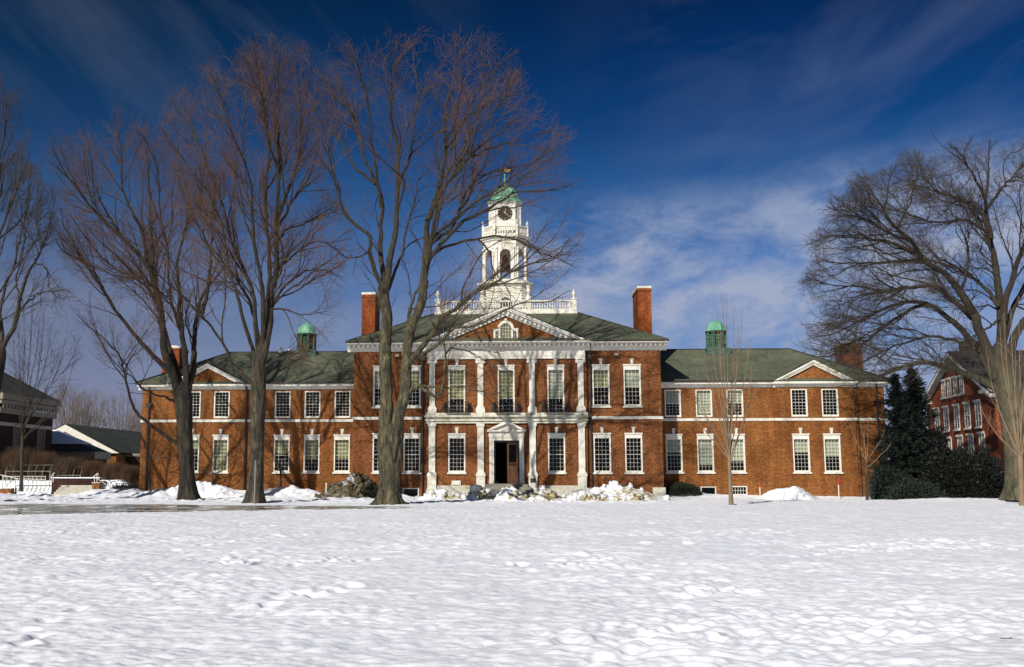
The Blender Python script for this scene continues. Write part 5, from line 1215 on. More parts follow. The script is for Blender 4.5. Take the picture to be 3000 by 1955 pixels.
E1 = dict(poly=[(-400, 600), (-250, 350), (-60, 200), (10, 190), (28, 260), (60, 280), (92, 350), (85, 420), (110, 490), (150, 520), (180, 600), (170, 700), (185, 780), (215, 860), (190, 930), (110, 960), (60, 1010), (20, 1060), (-300, 1050)], ry=8)
make_tree('bare_tree', 'bare tree leaning in from the left edge of the picture', Y1, T1, L1, E1, (M['bark_brown'], M['limb_dark'], M['twig_dark']), fan_levels(up=.12, d=(1.3, 2.3, 3.0, 3.2)), 'big bare trees on the lawn', seed=25)
# --- generated small trees: trunk and fan of stems from measured base, top and spread
def auto_tree(name, label, Y, u0, v0, uf, vf, tips, w, mats, poly, lv, group, seed, ry, flare=1.2, cat='tree', bow=.25):
    rs = np.random.RandomState(seed)
    trunk = dict(pts=[(u0, v0), ((u0*2+uf)/3, (v0*2+vf)/3), ((u0+uf*2)/3, (v0+vf*2)/3), (uf, vf)], w=[w*1.1, w, w*.95, w*.9])
    limbs = []
    for i, (tu, tv) in enumerate(tips):
        s = rs.rand()*.25; su, sv = uf+(u0-uf)*s, vf+(v0-vf)*s
        mu_, mv_ = su+(tu-su)*(.5+bow*rs.rand()), (sv+tv)/2+rs.randn()*6
        limbs.append(([(su, sv), (su+(mu_-su)*.45, (sv+mv_)/2+4), (mu_, mv_), (tu+(mu_-tu)*.35, (mv_+tv)/2), (tu, tv)], w*.38, 1.0, (rs.rand()-.5)*2*ry))
    return make_tree(name, label, Y, trunk, limbs, dict(poly=poly, ry=ry*1.5), mats, lv, group, seed=seed, flare=flare, amp=.02, cat=cat, wob=.012)
lvs = [dict(dens=2.2, t0=.2, ang=.35, lens=(.6, 2.0), npt=7, up=.12, wob=.07, rfac=.006, rmin=.005), dict(dens=2.6, t0=.2, ang=.45, lens=(.3, .9), npt=4, up=.1, wob=.1, rfac=.006, rmin=.004)]
tn = (M['twig_tan'], M['twig_tan'], M['twig_tan'])
auto_tree('young_tree', 'slim young bare tree with light brown upright stems before the right wing', 62.5, 2142, 1483, 2136, 1335, [(2040, 1080), (2060, 1020), (2085, 960), (2100, 900), (2118, 865), (2130, 880), (2150, 890), (2165, 940), (2175, 885), (2195, 990), (2205, 1050), (2020, 1130), (1990, 1150), (2215, 1120), (2110, 1000), (2155, 1010)], 11, (M['twig_tan'], M['twig_tan'], M['twig_tan']), [(1960, 1100), (2000, 1000), (2060, 900), (2110, 850), (2180, 860), (2220, 950), (2250, 1080), (2220, 1250), (2150, 1340), (2080, 1330), (1985, 1200)], lvs, 'young trees on the lawn', 31, 2.2)
auto_tree('young_tree', 'young bare tree with tan switches at the extreme right edge', 62., 2996, 1484, 2988, 1330, [(2890, 1030), (2930, 960), (2940, 920), (2960, 900), (2985, 870), (3010, 900), (3030, 980), (3060, 1000), (2915, 1150), (2870, 1180), (3080, 1120), (2975, 1000)], 15, (M['twig_tan'], M['twig_tan'], M['twig_tan']), [(2850, 1200), (2870, 1000), (2930, 880), (3000, 850), (3080, 950), (3100, 1200), (3000, 1340), (2930, 1320)], lvs, 'young trees on the lawn', 32, 2.2)
auto_tree('sapling', 'very small thin sapling near the right end of the building', 74., 2541, 1466, 2538, 1345, [(2490, 1240), (2520, 1220), (2545, 1230), (2590, 1260), (2610, 1300)], 7, (M['bark_grey'], M['twig_tan'], M['twig_dark']), [(2470, 1200), (2620, 1200), (2640, 1340), (2540, 1370), (2470, 1340)], lvs, 'young trees on the lawn', 33, 1.2)
dk_ = (M['limb_dark'], M['limb_dark'], M['twig_dark'])
for (lab, u, v, vf, tp, sd) in (('small dark bare tree against the far left corner of the building', 438, 1434, 1330, [(395, 1290), (405, 1240), (430, 1225), (440, 1240), (470, 1250), (500, 1290), (520, 1330), (385, 1340)], 41),
                       ('small spreading bare tree under the window between the first two big trees', 622, 1436, 1385, [(560, 1290), (590, 1270), (625, 1280), (650, 1270), (690, 1300), (700, 1340), (555, 1350)], 42),
                       ('small bare tree before the window just right of the second big tree', 822, 1436, 1370, [(775, 1300), (800, 1280), (830, 1270), (855, 1290), (880, 1330), (765, 1350)], 43)):
    auto_tree('small_tree', lab, 80.3, u, v, u, vf, tp, 6, dk_, [(u-75, 1210), (u+95, 1210), (u+100, 1400), (u, 1440), (u-80, 1400)], lvs, 'small bare trees against the left wing', sd, 1.0)
# small multi-stemmed tree before the dark building
auto_tree('multi_stemmed_tree', 'thin multi-stemmed bare tree in front of the dark left building', 72., 62, 1440, 66, 1250, [(55, 950), (70, 900), (95, 880), (115, 930), (130, 900), (150, 960), (190, 1000), (235, 985), (215, 1060), (160, 1040), (190, 1120), (40, 1000)], 9, dk_, [(20, 860), (130, 860), (230, 950), (260, 1060), (200, 1150), (100, 1280), (20, 1280), (10, 1000)], fan_levels(.5, d=(1.8, 2.4, 2.5, 2)), None, 44, 2.5)
# far trees beyond the low building
far = (M['twig_far'], M['twig_far'], M['twig_far'])
rs = np.random.RandomState(77)
for (lab, u, top, half) in (('far grey bare tree just right of the dark building', 195, 1118, 60), ('far grey bare tree behind the low gabled building', 268, 1128, 60), ('far broad bare tree touching the hall corner', 350, 1150, 75), ('distant bare tree between the two nearer grey ones', 232, 1150, 50), ('distant low bare tree close to the hall corner', 395, 1180, 55)):
    tp = [(u+half*math.sin(a)*.9*(.6+.4*rs.rand()), 1330-(1330-top)*(.55+.42*math.cos(a))*(.8+.2*rs.rand())) for a in np.linspace(-1.3, 1.3, 13)]
    auto_tree('background_tree', lab, 125.+rs.rand()*25, u, 1400, u+4, 1310, tp, 9, far, [(u-half*1.1, 1330), (u-half*1.15, 1230), (u-half*.7, top+10), (u, top-6), (u+half*.7, top+8), (u+half*1.15, 1230), (u+half*1.1, 1330), (u, 1350)], fan_levels(.75, d=(1.3, 1.8, 2.2, 1.6), up=.1), 'bare trees beyond the low building', int(1000+u), 3.5, cat='tree')
# ------------------------------------------------------------------ evergreens, hedges, brush
def leafy(pts, nor, size, k, spread, rs, aspect=2.2, droop=0.):
    """k small pointed faces round each point"""
    n = len(pts); P0 = np.repeat(pts, k, 0)+rs.randn(n*k, 3)*spread
    D = nrm(np.repeat(nor, k, 0)+rs.randn(n*k, 3)*.55); D[:, 2] -= droop; D = nrm(D)
    S = nrm(np.cross(D, rs.randn(n*k, 3))); sz = (size*(.5+rs.rand(n*k)))[:, None]
    a = P0-S*sz/aspect*.5; b = P0+D*sz*.45-S*sz/aspect*.35; c = P0+D*sz; d = P0+S*sz/aspect*.5
    V = np.stack([a, b, c, d], 1).reshape(-1, 3); Q = np.arange(len(V)).reshape(-1, 4); return V, Q
def conifer(label, u, vtop, Y, rmax, seed, group, dens=1.):
    rs = np.random.RandomState(seed); x, _, zt = at(u, vtop, Y); g0 = gz(x, Y)
    root = empty('conifer', (x, Y, g0), label, 'tree', group)
    m = MB(); m.tube([(x, Y, g0-.2), (x+.05, Y, g0+zt*.5), (x, Y, zt-.2)], [.16, .10, .02], 8); m.build('trunk', M['bark_brown'], root)
    pts, nor, br = [], [], []
    nb = int(330*dens)
    for i in range(nb):
        f = (i/nb)**.92; z = g0+.5+(zt-g0-.6)*f; a = rs.rand()*2*PI; L_ = (rmax*(1-f)**.8+.10)*(.35+.70*rs.rand())
        n = max(3, int(L_/.13)); t = np.linspace(.12, 1, n); px_ = x+np.cos(a)*L_*t; py_ = Y+np.sin(a)*L_*t; pz_ = z+L_*(.15*t+.12*t*t)+.10*f
        q = np.stack([px_, py_, pz_], 1); pts.append(q); nor.append(np.repeat([[math.cos(a), math.sin(a), .05]], n, 0)); br.append(q[[0, n//3, 2*n//3, n-1]])
    pts = np.concatenate(pts); nor = np.concatenate(nor)
    V, Q = leafy(pts, nor, .26, 7, .09, rs, 3.6, .05); link_mesh('foliage', V, Q, M['needle'], root)
    B_ = np.array(br); V, Q = tubes(B_, np.repeat([[.03, .02, .012, .006]], len(B_), 0), 3); link_mesh('branches', V, Q, M['bark_brown'], root)
    return root
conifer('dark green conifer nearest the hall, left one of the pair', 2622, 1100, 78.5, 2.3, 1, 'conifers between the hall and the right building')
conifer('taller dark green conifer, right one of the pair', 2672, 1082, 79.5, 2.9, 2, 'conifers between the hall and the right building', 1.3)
def bush(name, label, x, y, rx, ry, h, mat, seed, size=.16, n=2600, k=5, group=None, cat='shrub', lump=.3, z0=None):
    rs = np.random.RandomState(seed); g0 = gz(x, y)-.1 if z0 is None else z0
    d = nrm(rs.randn(n, 3)); d[:, 2] = np.abs(d[:, 2]); l = 1+lump*gnoise(d[:, 0]*2.2+seed, d[:, 1]*2.2+d[:, 2]*2.5, seed)*1.6
    rr = (.55+.45*rs.rand(n)**.4)*l
    p = np.stack([x+d[:, 0]*rx*rr, y+d[:, 1]*ry*rr, g0+d[:, 2]*h*rr], 1)
    root = empty(name, (x, y, g0), label, cat, group)
    V, Q = leafy(p, d, size, k, size*.6, rs); link_mesh('foliage', V, Q, M[mat], root)
    # stems inside
    B_ = []
    for i in range(40): q = d[i]*np.array([rx, ry, h])*.8; B_.append([[x, y, g0], [x+q[0]*.4, y+q[1]*.4, g0+q[2]*.5], [x+q[0], y+q[1], g0+q[2]]])
    V, Q = tubes(np.array(B_), np.repeat([[.04, .025, .01]], 40, 0), 4); link_mesh('stems', V, Q, M['bark_brown'], root)
    return root
G_ = 'dark evergreen shrubs before the right building'
def pb(label, u, vt, Y, su, ry, mat, sd, **kw):
    x = Xu(u, Y, 1400); h = at(u, vt, Y)[2]; return bush(kw.pop('name', 'evergreen_shrub'), label, x, Y, su*Y/3000, ry, h, mat, sd, **kw)
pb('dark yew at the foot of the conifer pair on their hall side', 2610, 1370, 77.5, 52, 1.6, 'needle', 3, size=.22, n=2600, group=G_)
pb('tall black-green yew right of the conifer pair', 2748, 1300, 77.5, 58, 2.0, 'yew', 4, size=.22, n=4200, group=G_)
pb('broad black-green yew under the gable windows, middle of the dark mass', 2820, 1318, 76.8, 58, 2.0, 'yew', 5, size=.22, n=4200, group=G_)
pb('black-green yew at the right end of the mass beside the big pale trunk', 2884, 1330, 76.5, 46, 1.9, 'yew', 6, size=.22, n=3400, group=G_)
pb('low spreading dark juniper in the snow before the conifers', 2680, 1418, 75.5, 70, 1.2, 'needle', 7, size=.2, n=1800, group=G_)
pb('low clipped dark hedge under the first windows of the right wing', 1998, 1424, 80.6, 52, .9, 'hedge', 8, size=.09, n=3400, lump=.1, name='clipped_hedge')
# brown leafless brush on the terrace, left
def brush(label, u, vt, Y, su, sd, n=900, mat='brush'):
    rs = np.random.RandomState(sd); x, _, zt = at(u, vt, Y); g0 = gz(x, Y)
    root = empty('brown_shrub', (x, Y, g0), label, 'shrub', 'brown leafless shrubs on the left terrace')
    wd = su*Y/3000; h = zt-g0
    bx = x+rs.randn(n)*wd*.35; by = Y+rs.randn(n)*.7; a = rs.randn(n)*.35; hh = h*(.5+.5*rs.rand(n))*np.exp(-((bx-x)/wd)**2*.4)
    t = np.linspace(0, 1, 4)[None, :]
    P_ = np.stack([bx[:, None]+a[:, None]*hh[:, None]*t*.6+rs.randn(n, 4)*.04, by[:, None]+rs.randn(n)[:, None]*.3*t*hh[:, None]*.6, g0+hh[:, None]*t], -1)
    V, Q = tubes(P_, np.repeat([[.014, .011, .008, .005]], n, 0), 3)
    global R; R = rs
    env = dict(poly=[(-2000, -500), (4000, -500), (4000, 2000), (-2000, 2000)], ry=50, Y=Y, z0=-5, z1=30, cen=(1000, 700), c=(x, Y))
    P2, R2 = grow(P_, np.repeat([[.01, .009, .007, .004]], n, 0), 3.5, .2, .7, (.2, .6), 3, .05, .15, .006, env)
    V2, Q2 = tubes(P2, R2, 3); V, Q = joinvq([(V, Q), (V2, Q2)])
    link_mesh('twigs', V, Q, M[mat], root); return root
for (lab, u, vt, su, sd) in (('tall brown leafless shrub at the left edge below the dark building', 60, 1305, 55, 1), ('brown leafless shrub under the dark building corner', 130, 1318, 45, 2), ('brown leafless shrub behind the second white shelter frame', 205, 1335, 45, 3),
                         ('low brown shrub under the white gable rake', 270, 1345, 45, 4), ('low brown shrub below the low gabled building', 335, 1352, 45, 5), ('brown shrub next to the hall corner', 385, 1362, 35, 6), ('brown leafless shrub outermost at the left edge', -10, 1320, 45, 7)):
    brush(lab, u, vt, 84.4+.35*(sd % 3), su, sd)
# ------------------------------------------------------------------ dark building at the left edge
YF = 95.; bx1 = Xu(157, YF, 1190)
ze = at(184, 1178, YF+.8)[2]; xe = Xu(184, YF+.8, 1178)
B1 = empty('dark_brick_building', (bx1, YF, 0), 'shadowed dark brick building with cream cornice at the left edge', 'building')
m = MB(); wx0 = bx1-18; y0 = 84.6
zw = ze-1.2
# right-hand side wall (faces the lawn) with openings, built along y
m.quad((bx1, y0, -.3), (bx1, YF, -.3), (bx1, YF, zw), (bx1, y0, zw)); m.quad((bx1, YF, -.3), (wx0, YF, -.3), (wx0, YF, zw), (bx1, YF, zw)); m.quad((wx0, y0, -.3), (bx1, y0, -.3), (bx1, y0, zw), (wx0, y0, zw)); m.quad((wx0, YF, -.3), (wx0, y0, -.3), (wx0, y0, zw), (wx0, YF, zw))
m.build('wall', M['brick_shaded'], B1)
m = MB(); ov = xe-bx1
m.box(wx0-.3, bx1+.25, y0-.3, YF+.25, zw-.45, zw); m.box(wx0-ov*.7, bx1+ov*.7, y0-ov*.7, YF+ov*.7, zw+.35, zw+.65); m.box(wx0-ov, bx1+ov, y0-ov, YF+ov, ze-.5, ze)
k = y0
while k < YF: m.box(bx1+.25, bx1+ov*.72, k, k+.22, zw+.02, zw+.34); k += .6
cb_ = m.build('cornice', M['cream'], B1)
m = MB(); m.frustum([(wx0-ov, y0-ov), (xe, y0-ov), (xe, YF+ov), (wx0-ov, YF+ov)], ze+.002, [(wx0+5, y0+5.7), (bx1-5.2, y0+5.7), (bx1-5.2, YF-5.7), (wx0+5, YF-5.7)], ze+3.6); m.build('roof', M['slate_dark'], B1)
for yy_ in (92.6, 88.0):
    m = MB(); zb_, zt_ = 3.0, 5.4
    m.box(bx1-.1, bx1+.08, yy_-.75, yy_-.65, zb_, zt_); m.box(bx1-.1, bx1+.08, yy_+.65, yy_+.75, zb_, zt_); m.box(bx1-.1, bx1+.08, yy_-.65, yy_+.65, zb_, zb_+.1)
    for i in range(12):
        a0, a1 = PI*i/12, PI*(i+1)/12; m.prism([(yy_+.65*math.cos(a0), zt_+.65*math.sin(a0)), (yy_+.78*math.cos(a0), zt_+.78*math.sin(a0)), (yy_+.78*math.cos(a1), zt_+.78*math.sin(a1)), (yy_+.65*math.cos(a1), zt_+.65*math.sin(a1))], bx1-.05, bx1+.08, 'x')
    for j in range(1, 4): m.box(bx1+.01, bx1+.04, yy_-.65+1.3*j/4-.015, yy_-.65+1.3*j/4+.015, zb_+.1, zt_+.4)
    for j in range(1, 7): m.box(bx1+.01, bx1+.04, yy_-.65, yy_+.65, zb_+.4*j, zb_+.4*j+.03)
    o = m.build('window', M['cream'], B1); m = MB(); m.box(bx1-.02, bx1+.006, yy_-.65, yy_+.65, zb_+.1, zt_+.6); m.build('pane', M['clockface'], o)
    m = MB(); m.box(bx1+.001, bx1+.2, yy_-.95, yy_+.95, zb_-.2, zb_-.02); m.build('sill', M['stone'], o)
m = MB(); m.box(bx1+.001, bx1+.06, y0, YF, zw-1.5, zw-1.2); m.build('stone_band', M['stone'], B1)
# ------------------------------------------------------------------ connector with the snow-covered roof
Yc = 98.; xa_ = Xu(138, Yc+2, 1320); xb_ = Xu(284, Yc, 1320); zea = at(290, 1322, Yc-.4)[2]; zra = at(151, 1254, Yc+1.7)[2]
B2 = empty('connector_building', ((xa_+xb_)/2, Yc, 0), 'low connecting building with snow lying on its roof beside the dark building', 'building')
m = MB(); m.box(xa_, xb_-.3, Yc, Yc+3.4, -.2, zea-.35); m.build('wall', M['brick_shaded'], B2)
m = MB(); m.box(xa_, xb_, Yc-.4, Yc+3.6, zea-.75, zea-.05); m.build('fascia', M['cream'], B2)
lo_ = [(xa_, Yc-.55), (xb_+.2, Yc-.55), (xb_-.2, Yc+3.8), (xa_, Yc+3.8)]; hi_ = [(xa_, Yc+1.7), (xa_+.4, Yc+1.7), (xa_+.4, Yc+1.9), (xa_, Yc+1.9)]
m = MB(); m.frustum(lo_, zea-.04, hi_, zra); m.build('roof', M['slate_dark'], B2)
m = MB(); k_ = .32; mid_ = [(p[0]+(q[0]-p[0])*k_, p[1]+(q[1]-p[1])*k_) for p, q in zip(lo_, hi_)]; k2_ = .9; top_ = [(p[0]+(q[0]-p[0])*k2_, p[1]+(q[1]-p[1])*k2_) for p, q in zip(lo_, hi_)]
zm_ = zea-.04+(zra-zea)*k_; zn_ = zea-.04+(zra-zea)*k2_; m.frustum(mid_, zm_+.02, mid_, zm_+.10); m.frustum(mid_, zm_+.10, top_, zn_+.08); m.build('roof_snow', M['snow'], B2)
for x_ in (xa_+1.3, xa_+2.9): m = MB(); m.box(x_-.45, x_+.45, Yc-.05, Yc-.001, 1.9, zea-.8); m.build('window', M['pole'], B2)
# ------------------------------------------------------------------ low building with white gable rake
Yg = 106.; ax_, _, az_ = at(191, 1244, Yg); rx_, _, rz_ = at(348, 1328, Yg); sl_ = (az_-rz_)/(rx_-ax_)
B3 = empty('gabled_building', (ax_, Yg, 0), 'low brick building with bright white gable edge and dark roof left of the hall', 'building')
lx_ = ax_-(rx_-ax_)
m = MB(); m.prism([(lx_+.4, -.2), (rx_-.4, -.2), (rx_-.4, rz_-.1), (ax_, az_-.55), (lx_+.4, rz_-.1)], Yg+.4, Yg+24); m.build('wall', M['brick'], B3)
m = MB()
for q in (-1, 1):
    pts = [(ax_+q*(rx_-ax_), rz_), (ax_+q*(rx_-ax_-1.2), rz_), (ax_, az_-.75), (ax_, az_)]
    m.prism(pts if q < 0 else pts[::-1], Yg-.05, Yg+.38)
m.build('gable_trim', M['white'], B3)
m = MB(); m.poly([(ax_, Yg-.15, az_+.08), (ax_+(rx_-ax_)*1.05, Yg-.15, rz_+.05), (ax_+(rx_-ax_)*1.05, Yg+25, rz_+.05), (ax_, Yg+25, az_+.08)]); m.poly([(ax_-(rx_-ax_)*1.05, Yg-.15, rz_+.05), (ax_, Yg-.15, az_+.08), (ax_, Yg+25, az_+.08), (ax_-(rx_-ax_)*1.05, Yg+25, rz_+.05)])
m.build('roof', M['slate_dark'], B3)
m = MB(); m.box(rx_-.38, rx_+2.9, Yg+3, Yg+12, -.2, rz_-.3); m.build('side_wall', M['brick_shaded'], B3)
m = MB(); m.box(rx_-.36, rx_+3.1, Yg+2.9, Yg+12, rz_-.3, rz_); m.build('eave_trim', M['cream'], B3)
# ------------------------------------------------------------------ building at the right
Yn = 84.; ang = math.radians(4.7)
ox, _, _ = at(2924, 1300, Yn)
Dr = lambda s_: (ox+math.sin(ang)*s_, Yn+math.cos(ang)*s_)          # along the gable wall, away from the viewer
dirx, diry = math.cos(ang), -math.sin(ang)                          # to the right of the near corner
B4 = empty('gabled_brick_building', (ox, Yn, 0), 'tall red brick building with steep gable and rows of sash windows at right', 'building')
def u_of(s_): return proj(np.array([[Dr(s_)[0], Dr(s_)[1], 5.]]))[0][0]
WD = 1.
while u_of(WD) > 2722 and WD < 40: WD += .1
def s_at(u):
    a, b = 0., WD+5
    for _ in range(40):
        mm = (a+b)/2
        if u_of(mm) > u: a = mm
        else: b = mm
    return (a+b)/2
def W4(s_, d_, z):   # s along gable wall, d outwards (towards the left / viewer side negative right)
    x, y = Dr(s_); return (x-dirx*d_, y-diry*d_, z)
def Zs(v, s_): return at(0 or u_of(s_), v, Dr(s_)[1])[2]
zev = (Zs(1146, 0)+Zs(1180, WD))/2; zap = Zs(1034, WD/2)
m = MB(); LB = -26.
m.poly([W4(WD, 0, -.3), W4(0, 0, -.3), W4(0, 0, zev), W4(WD/2, 0, zap-.3), W4(WD, 0, zev)])
m.quad(W4(0, 0, -.3), W4(0, LB, -.3), W4(0, LB, zev), W4(0, 0, zev)); m.quad(W4(WD, LB, -.3), W4(WD, 0, -.3), W4(WD, 0, zev), W4(WD, LB, zev))
m.build('wall', M['brick_red'], B4)
m = MB(); e = .7; slp = (zap-zev)/(WD/2)
for (s0, s1) in ((-e, WD/2), (WD+e, WD/2)):
    z0_ = zev-e*slp
    a, b, c, d = W4(s0, .6, z0_+.15), W4(s1, .6, zap+.15), W4(s1, LB, zap+.15), W4(s0, LB, z0_+.15); m.poly([a, b, c, d])
    a2 = [(p[0], p[1], p[2]-.12) for p in (a, b, c, d)]; m.poly(a2[::-1])
m.build('roof', M['slate_purple'], B4)
m = MB()
for (s0, s1) in ((-e, WD/2), (WD+e, WD/2)):
    z0_ = zev-e*slp
    for (d0, d1, t0, t1) in ((.05, .62, .0, .32),):
        P8 = [W4(s0, d0, z0_-t1+.02), W4(s0, d1, z0_-t1+.02), W4(s0, d1, z0_+.02), W4(s0, d0, z0_+.02), W4(s1, d0, zap-t1), W4(s1, d1, zap-t1), W4(s1, d1, zap), W4(s1, d0, zap)]
        n = len(m.v); m.v += P8
        for q in ((0, 1, 2, 3), (7, 6, 5, 4), (0, 4, 5, 1), (1, 5, 6, 2), (2, 6, 7, 3), (3, 7, 4, 0)): m.f.append(tuple(n+i for i in q))
def wbox(mm, s0, s1, d0, d1, z0, z1):
    P8 = [W4(s0, d0, z0), W4(s1, d0, z0), W4(s1, d1, z0), W4(s0, d1, z0), W4(s0, d0, z1), W4(s1, d0, z1), W4(s1, d1, z1), W4(s0, d1, z1)]
    n = len(mm.v); mm.v += P8
    for q in ((0, 3, 2, 1), (4, 5, 6, 7), (0, 1, 5, 4), (1, 2, 6, 5), (2, 3, 7, 6), (3, 0, 4, 7)): mm.f.append(tuple(n+i for i in q))
m.build('rake_trim', M['white'], B4)
for s0, s1 in ((-.7, 1.9), (WD-1.6, WD+.7)): m = MB(); wbox(m, s0, s1, .001, .55, zev-.15, zev+.12); m.build('cornice_return', M['white'], B4)
def wwin(u, v0, v1, wd_, rows):
    s_ = s_at(u); z1, z0 = Zs(v0, s_), Zs(v1, s_); h = wd_/2
    m = MB(); wbox(m, s_-h, s_-h+.12, -.05, .05, z0, z1); wbox(m, s_+h-.12, s_+h, -.05, .05, z0, z1); wbox(m, s_-h+.12, s_+h-.12, -.05, .1, z1-.12, z1); wbox(m, s_-h+.12, s_+h-.12, -.05, .1, z0, z0+.1)
    zm_ = (z0+z1)/2; wbox(m, s_-h+.12, s_+h-.12, -.02, .07, zm_-.03, zm_+.03); wbox(m, s_-.015, s_+.015, -.01, .05, z0+.1, z1-.12)
    for k in range(1, rows): zz_ = z0+(z1-z0)*k/rows; wbox(m, s_-h+.12, s_+h-.12, -.01, .048, zz_-.013, zz_+.013)
    o = m.build('window', M['white'], B4)
    m = MB(); wbox(m, s_-h-.06, s_+h+.06, .051, .16, z1-.02, z1+.14); m.build('lintel', M['white'], o); m = MB(); wbox(m, s_-h-.04, s_+h+.04, .051, .18, z0-.12, z0+.01); m.build('sill', M['white'], o)
    m = MB(); wbox(m, s_-h+.12, s_+h-.12, .002, .012, z0+.1, z1-.12); m.build('pane', M['clockface'], o); m = MB(); wbox(m, s_-h+.16, s_+h-.16, .0125, .016, zm_+.03, z1-.14); m.build('blind', M['pole'], o)
for u, a, b in ((2774, 1117, 1166), (2791, 1112, 1163), (2809, 1107, 1158), (2828, 1103, 1154)): wwin(u, a, b, .98, 4)
for u, a, b in ((2750, 1199, 1263), (2777, 1194, 1263), (2808, 1188, 1259), (2839, 1182, 1255), (2871, 1176, 1251)): wwin(u, a, b, 1.3, 4)
for u, a, b in ((2752, 1289, 1350), (2780, 1285, 1350), (2813, 1279, 1345), (2844, 1275, 1343), (2877, 1270, 1341)): wwin(u, a, b, 1.3, 4)
m = MB(); wbox(m, WD*.5+.3, WD*.5+1.5, -2.3, -.9, zap-1.6, zap+1.1); m.build('chimney', M['brick_shaded'], B4)
m = MB(); x, y = Dr(-.12); x += .9; m.tube([(x, y-.1, zev-.2), (x, y-.1, .1)], .07, 8); m.box(x-.2, x+.2, y-.28, y, zev-1.5, zev-1.1); m.build('downspout', M['copper_dark'], B4)
# ------------------------------------------------------------------ left terrace furniture
def thing(name, label, cat, loc, group=None): return empty(name, loc, label, cat, group)
# stairs
xs0, xs1 = Xu(170, 81, 1430), Xu(272, 81, 1430)
st = thing('stone_stairs', 'broad pale stone stairs rising to the terrace left of the hall', 'stairs', ((xs0+xs1)/2, 80, 0))
for i in range(5): m = MB(); m.box(xs0, xs1, 79.9+i*.4, 82.2, .02+i*.17-.3*(i == 0), .02+i*.17+.168); m.build('step', M['stone'], st)
m = MB(); m.box(xs0-1.1, xs1, 82.25, 82.6, .1, 1.42); o = m.build('retaining_wall', M['brick_shaded']); tag(o, 'long brown brick retaining wall at the top of the stone stairs', 'wall')
m = MB(); m.box(xs0-1.15, xs1+.05, 82.2, 82.65, 1.421, 1.50)
m.build('coping', M['bank'], o)
for (u, v0, v1, w_, lab) in ((286, 1413, 1446, .62, 'orange brick pier at the right side of the stone stairs'), (24, 1430, 1454, .95, 'orange brick pier with white handrail at the far left')):
    Yp = 80.6; x = Xu(u, Yp, 1430); z = Zv(v0, Yp, u); g_ = thing('brick_pier', lab, 'pier', (x, Yp, 0), 'brick piers at the stairs')
    m = MB(); m.box(x-w_/2, x+w_/2, Yp-w_/2, Yp+w_/2, -.1, z-.08); m.build('shaft', M['brick'], g_); m = MB(); m.box(x-w_/2-.05, x+w_/2+.05, Yp-w_/2-.05, Yp+w_/2+.05, z-.08, z); m.build('cap', M['stone'], g_)
def pxyz(u, v, Y): return at(u, v, Y)
def rail(label, Y, runs, r=.026, mat='white_rod'):
    p0 = pxyz(*runs[0][0], Y); o_ = thing('handrail', label, 'handrail', (p0[0], Y, gz(p0[0], Y)), 'white handrails at the stairs')
    for i, run in enumerate(runs): m = MB(); m.tube([pxyz(a, b, Y) for a, b in run], r, 6); m.build('rail' if i == 0 else 'post', M[mat], o_)
rail('short white handrail at the left side of the stairs', 80.2, [[(148, 1398), (154, 1390), (160, 1385)], [(150, 1394), (150, 1415)], [(156, 1391), (156, 1413)]])
rail('white handrail sloping down over the right brick pier', 80.1, [[(271, 1400), (287, 1386), (288, 1390), (284, 1402), (312, 1421)], [(277, 1396), (277, 1414)], [(284, 1390), (284, 1413)]])
rail('white handrail with two tall posts at the far left', 79.6, [[(0, 1392), (9, 1393), (50, 1403), (134, 1405)], [(43, 1409), (43, 1442)], [(50, 1403), (50, 1453)], [(9, 1393), (9, 1430)]])
# snow-filled picket railing
Yp = 81.8; xa, xb = Xu(9, Yp, 1400), Xu(134, Yp, 1400); z0_, z1_ = .55, Zv(1396, Yp, 60)
pf = thing('picket_railing', 'pale picket railing banked with snow left of the stairs', 'railing', ((xa+xb)/2, Yp, .9))
m = MB(); m.box(xa, xb, Yp-.03, Yp+.03, z1_-.05, z1_+.03); m.build('top_rail', M['dull_white'], pf); m = MB(); m.box(xa, xb, Yp-.02, Yp+.02, z0_, z0_+.06); m.build('bottom_rail', M['dull_white'], pf)
for i in range(11): m = MB(); xx = xa+(xb-xa)*i/10; m.box(xx-.03, xx+.03, Yp-.05, Yp-.031, .3, z1_+.05); m.build('picket', M['dull_white'], pf)
# glazed white shelter frames
for (lab, u0, u1, v0, v1, n) in (('longer white tube-framed glass shelter on the left terrace', 20, 157, 1363, 1384, 7), ('shorter white tube-framed glass shelter on the left terrace', 172, 246, 1368, 1396, 4)):
    Ys = 83.3; g_ = thing('glass_shelter', lab, 'shelter', (*at((u0+u1)/2, v1, Ys)[:2], 1.2), 'white framed glass shelters')
    m = MB(); top = [at(u0+8, v0, Ys+.6), at(u1, v0, Ys+.6)]; bot = [at(u0-3, v1-3, Ys-.6), at(u1-10, v1-3, Ys-.6)]
    m.tube(top, .018, 5); m.tube(bot, .018, 5); m.build('frame', M['dull_white'], g_)
    for i in range(n):
        f = i/(n-1); a = np.array(top[0])*(1-f)+np.array(top[1])*f; b = np.array(bot[0])*(1-f)+np.array(bot[1])*f; mid = (a+b)/2+np.array([0, -.1, .12]); m = MB(); m.tube([a, mid, b, (b[0], b[1], b[2]-.30)], .014, 5); m.build('hoop', M['dull_white'], g_)
    m = MB(); m.quad(tuple(bot[0]), tuple(bot[1]), tuple(top[1]), tuple(top[0])); m.build('glazing', M['glass'], g_)
    for i in (0, 1): m = MB(); b = bot[i]; m.tube([(b[0], b[1], b[2]), (b[0], b[1], .9)], .035, 5); m.build('post', M['dull_white'], g_)
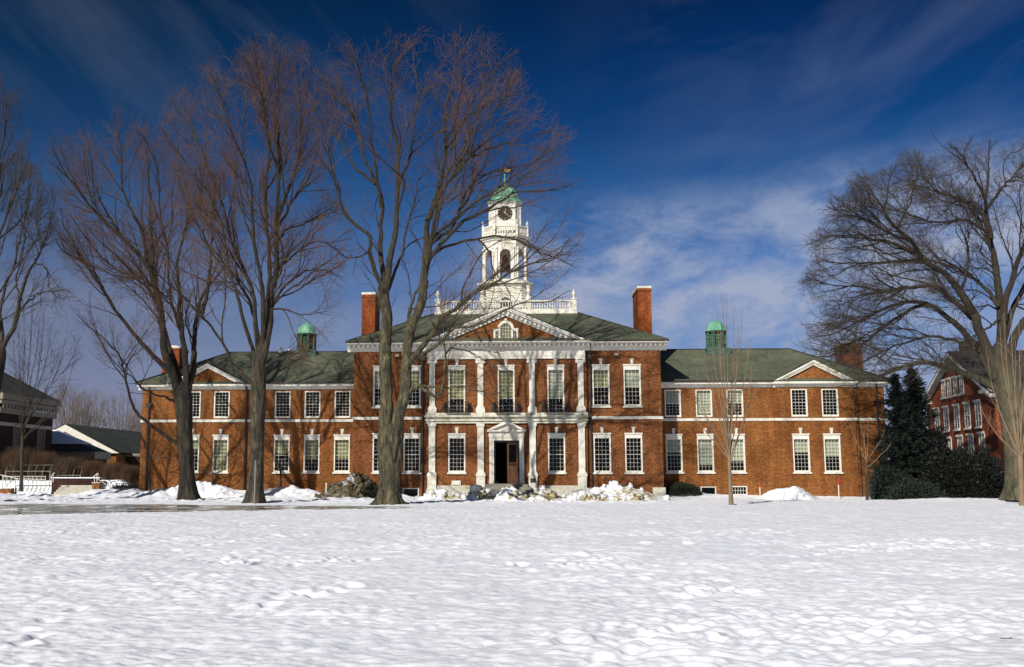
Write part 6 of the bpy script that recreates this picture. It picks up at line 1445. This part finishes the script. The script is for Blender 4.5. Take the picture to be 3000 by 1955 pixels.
for (u, v, lab) in ((126, 1385, 'small black bin on the snowy terrace, left one'), (187, 1386, 'small black bin on the snowy terrace, right one')):
    x, y, z = at(u, v+4, 83.); o_ = thing('litter_bin', lab, 'bin', (x, y, z), 'black bins on the terrace'); m = MB(); m.lathe(x, y, [(.13, z-.3), (.15, z), (.16, z+.16)], 10); m.build('bin_body', M['iron'], o_); m = MB(); m.lathe(x, y, [(.17, z+.161), (.16, z+.2), (.05, z+.23)], 10); m.build('lid', M['iron'], o_)
# bicycle
bxx, byy, bzz = at(300, 1456, 79.3); bzz = max(bzz, gz(bxx, byy)-.05)
bk = thing('bicycle', 'snow-dusted bicycle parked in the snow in front of the rack', 'bicycle', (bxx, byy, bzz))
ba = math.radians(62); bd = (math.cos(ba), math.sin(ba))
def bp_(s_, z): return (bxx+bd[0]*s_, byy+bd[1]*s_, bzz+z)
for s_ in (0, 1.02):
    n = 20; m = MB(); m.tube([bp_(s_+.34*math.cos(2*PI*i/n), .35+.34*math.sin(2*PI*i/n)) for i in range(n+1)], .028, 6); wh = m.build('wheel', M['tyre'], bk)
    m = MB()
    for i in range(10): m.tube([bp_(s_, .35), bp_(s_+.33*math.cos(2*PI*i/10), .35+.33*math.sin(2*PI*i/10))], .006, 3)
    m.build('spokes', M['white_rod'], wh)
m = MB()
for a, b in (((0, .35), (.12, .90)), ((.12, .82), (.62, .78)), ((.15, .72), (.5, .32)), ((.5, .32), (.62, .84)), ((.5, .32), (1.02, .35)), ((1.02, .35), (.62, .76))): m.tube([bp_(*a), bp_(*b)], .02, 6)
m.build('frame', M['bike'], bk)
m = MB(); c_ = bp_(.14, .95); m.tube([(c_[0]+.28*bd[1]-.1*bd[0], c_[1]-.28*bd[0], c_[2]+.05), c_, (c_[0]-.28*bd[1]-.1*bd[0], c_[1]+.28*bd[0], c_[2]+.05)], .018, 6); m.build('handlebar', M['iron'], bk)
m = MB(); m.tube([bp_(.50, .90), bp_(.62, .92), bp_(.76, .90)], [.03, .06, .07], 8); m.build('saddle', M['iron'], bk)
# bicycle rack
Yr = 81.; xa, _, za_ = at(342, 1436, Yr); xb, _, _ = at(402, 1436, Yr); zg = gz((xa+xb)/2, Yr); zt_ = max(za_, zg+.55)
rk_ = thing('bicycle_rack', 'low black bicycle rack standing in the snow left of the hall', 'bicycle rack', ((xa+xb)/2, Yr, zg))
for z in (zt_, zt_-.45): m = MB(); m.tube([(xa, Yr, z), (xb, Yr, z)], .025, 6); m.build('rail', M['iron'], rk_)
for i in range(10): xx = xa+(xb-xa)*i/9; m = MB(); m.tube([(xx, Yr, zt_-.45), (xx, Yr, zt_)], .02, 5); m.build('bar', M['iron'], rk_)
for xx in (xa, xb): m = MB(); m.tube([(xx, Yr, zt_), (xx, Yr, zg-.1)], .03, 5); m.build('leg', M['iron'], rk_)
for (u, Y, lab, sd) in ((352, 82.5, 'low dark juniper poking through snow above the bicycle rack', 61), (392, 82.2, 'low dark juniper in the snow close to the hall corner', 62)):
    bush('juniper', lab, Xu(u, Y, 1420), Y, .75, .5, .42, 'needle', sd, size=.12, n=500, k=4, group='junipers beside the hall')
# signpost pole before second trunk, short stake
x, y, z = at(745, 1484, 62.8); z = gz(x, y)
o_ = thing('thin_pole', 'thin grey pole standing directly in front of the second big trunk', 'pole', (x, y, z)); m = MB(); m.tube([(x, y, z-.1), at(749, 1352, 62.8)], .045, 8); m.build('shaft', M['pole'], o_); p_ = at(749, 1352, 62.8); m = MB(); m.lathe(p_[0], p_[1], [(.05, p_[2]), (.05, p_[2]+.03), (.01, p_[2]+.06)], 8); m.build('cap', M['pole'], o_)
def stake(label, u, v0, v1, Y, red):
    x, y, _ = at(u, v0, Y); z = gz(x, y); zt_ = Zv(v1, Y, u); o_ = thing('snow_stake', label, 'stake', (x, y, z), 'slim snow stakes along the hall'); zm_ = z+(zt_-z)*(.68 if red else .9)
    m = MB(); m.tube([(x, y, z-.1), (x+.01, y, zm_)], .038, 8); m.build('shaft', M['white_rod'], o_); m = MB(); m.tube([(x+.01, y, zm_), (x+.015, y, zt_)], .045, 8); m.build('tip', M['red' if red else 'white_rod'], o_)
stake('shorter red-tipped white stake left of the rounded snow pile', 2227, 1457, 1413, 79.5, True)
stake('taller red-tipped white stake right of the rounded snow pile', 2458, 1459, 1402, 79.5, True)
stake('plain pale stake in the snow left of the dark dirty pile', 955, 1450, 1415, 75, False)
# stick on the snow
x, y, _ = at(2930, 1848, 12.9); z = gz(x, y)+.02; x2, y2, _ = at(2991, 1848, 12.9)
m = MB(); m.tube([(x, y, z+.01), (x+.09, y+.02, gz(x+.09, y)+.035), (x2, y2, gz(x2, y2)+.02)], [.006, .005, .003], 6); m.tube([(x+.1, y+.02, gz(x+.09, y)+.035), (x+.16, y+.05, gz(x+.16, y)+.05)], [.005, .002], 4)
tag(m.build('twig', M['limb_brown']), 'single dark twig lying on the foreground snow near the right edge', 'twig')
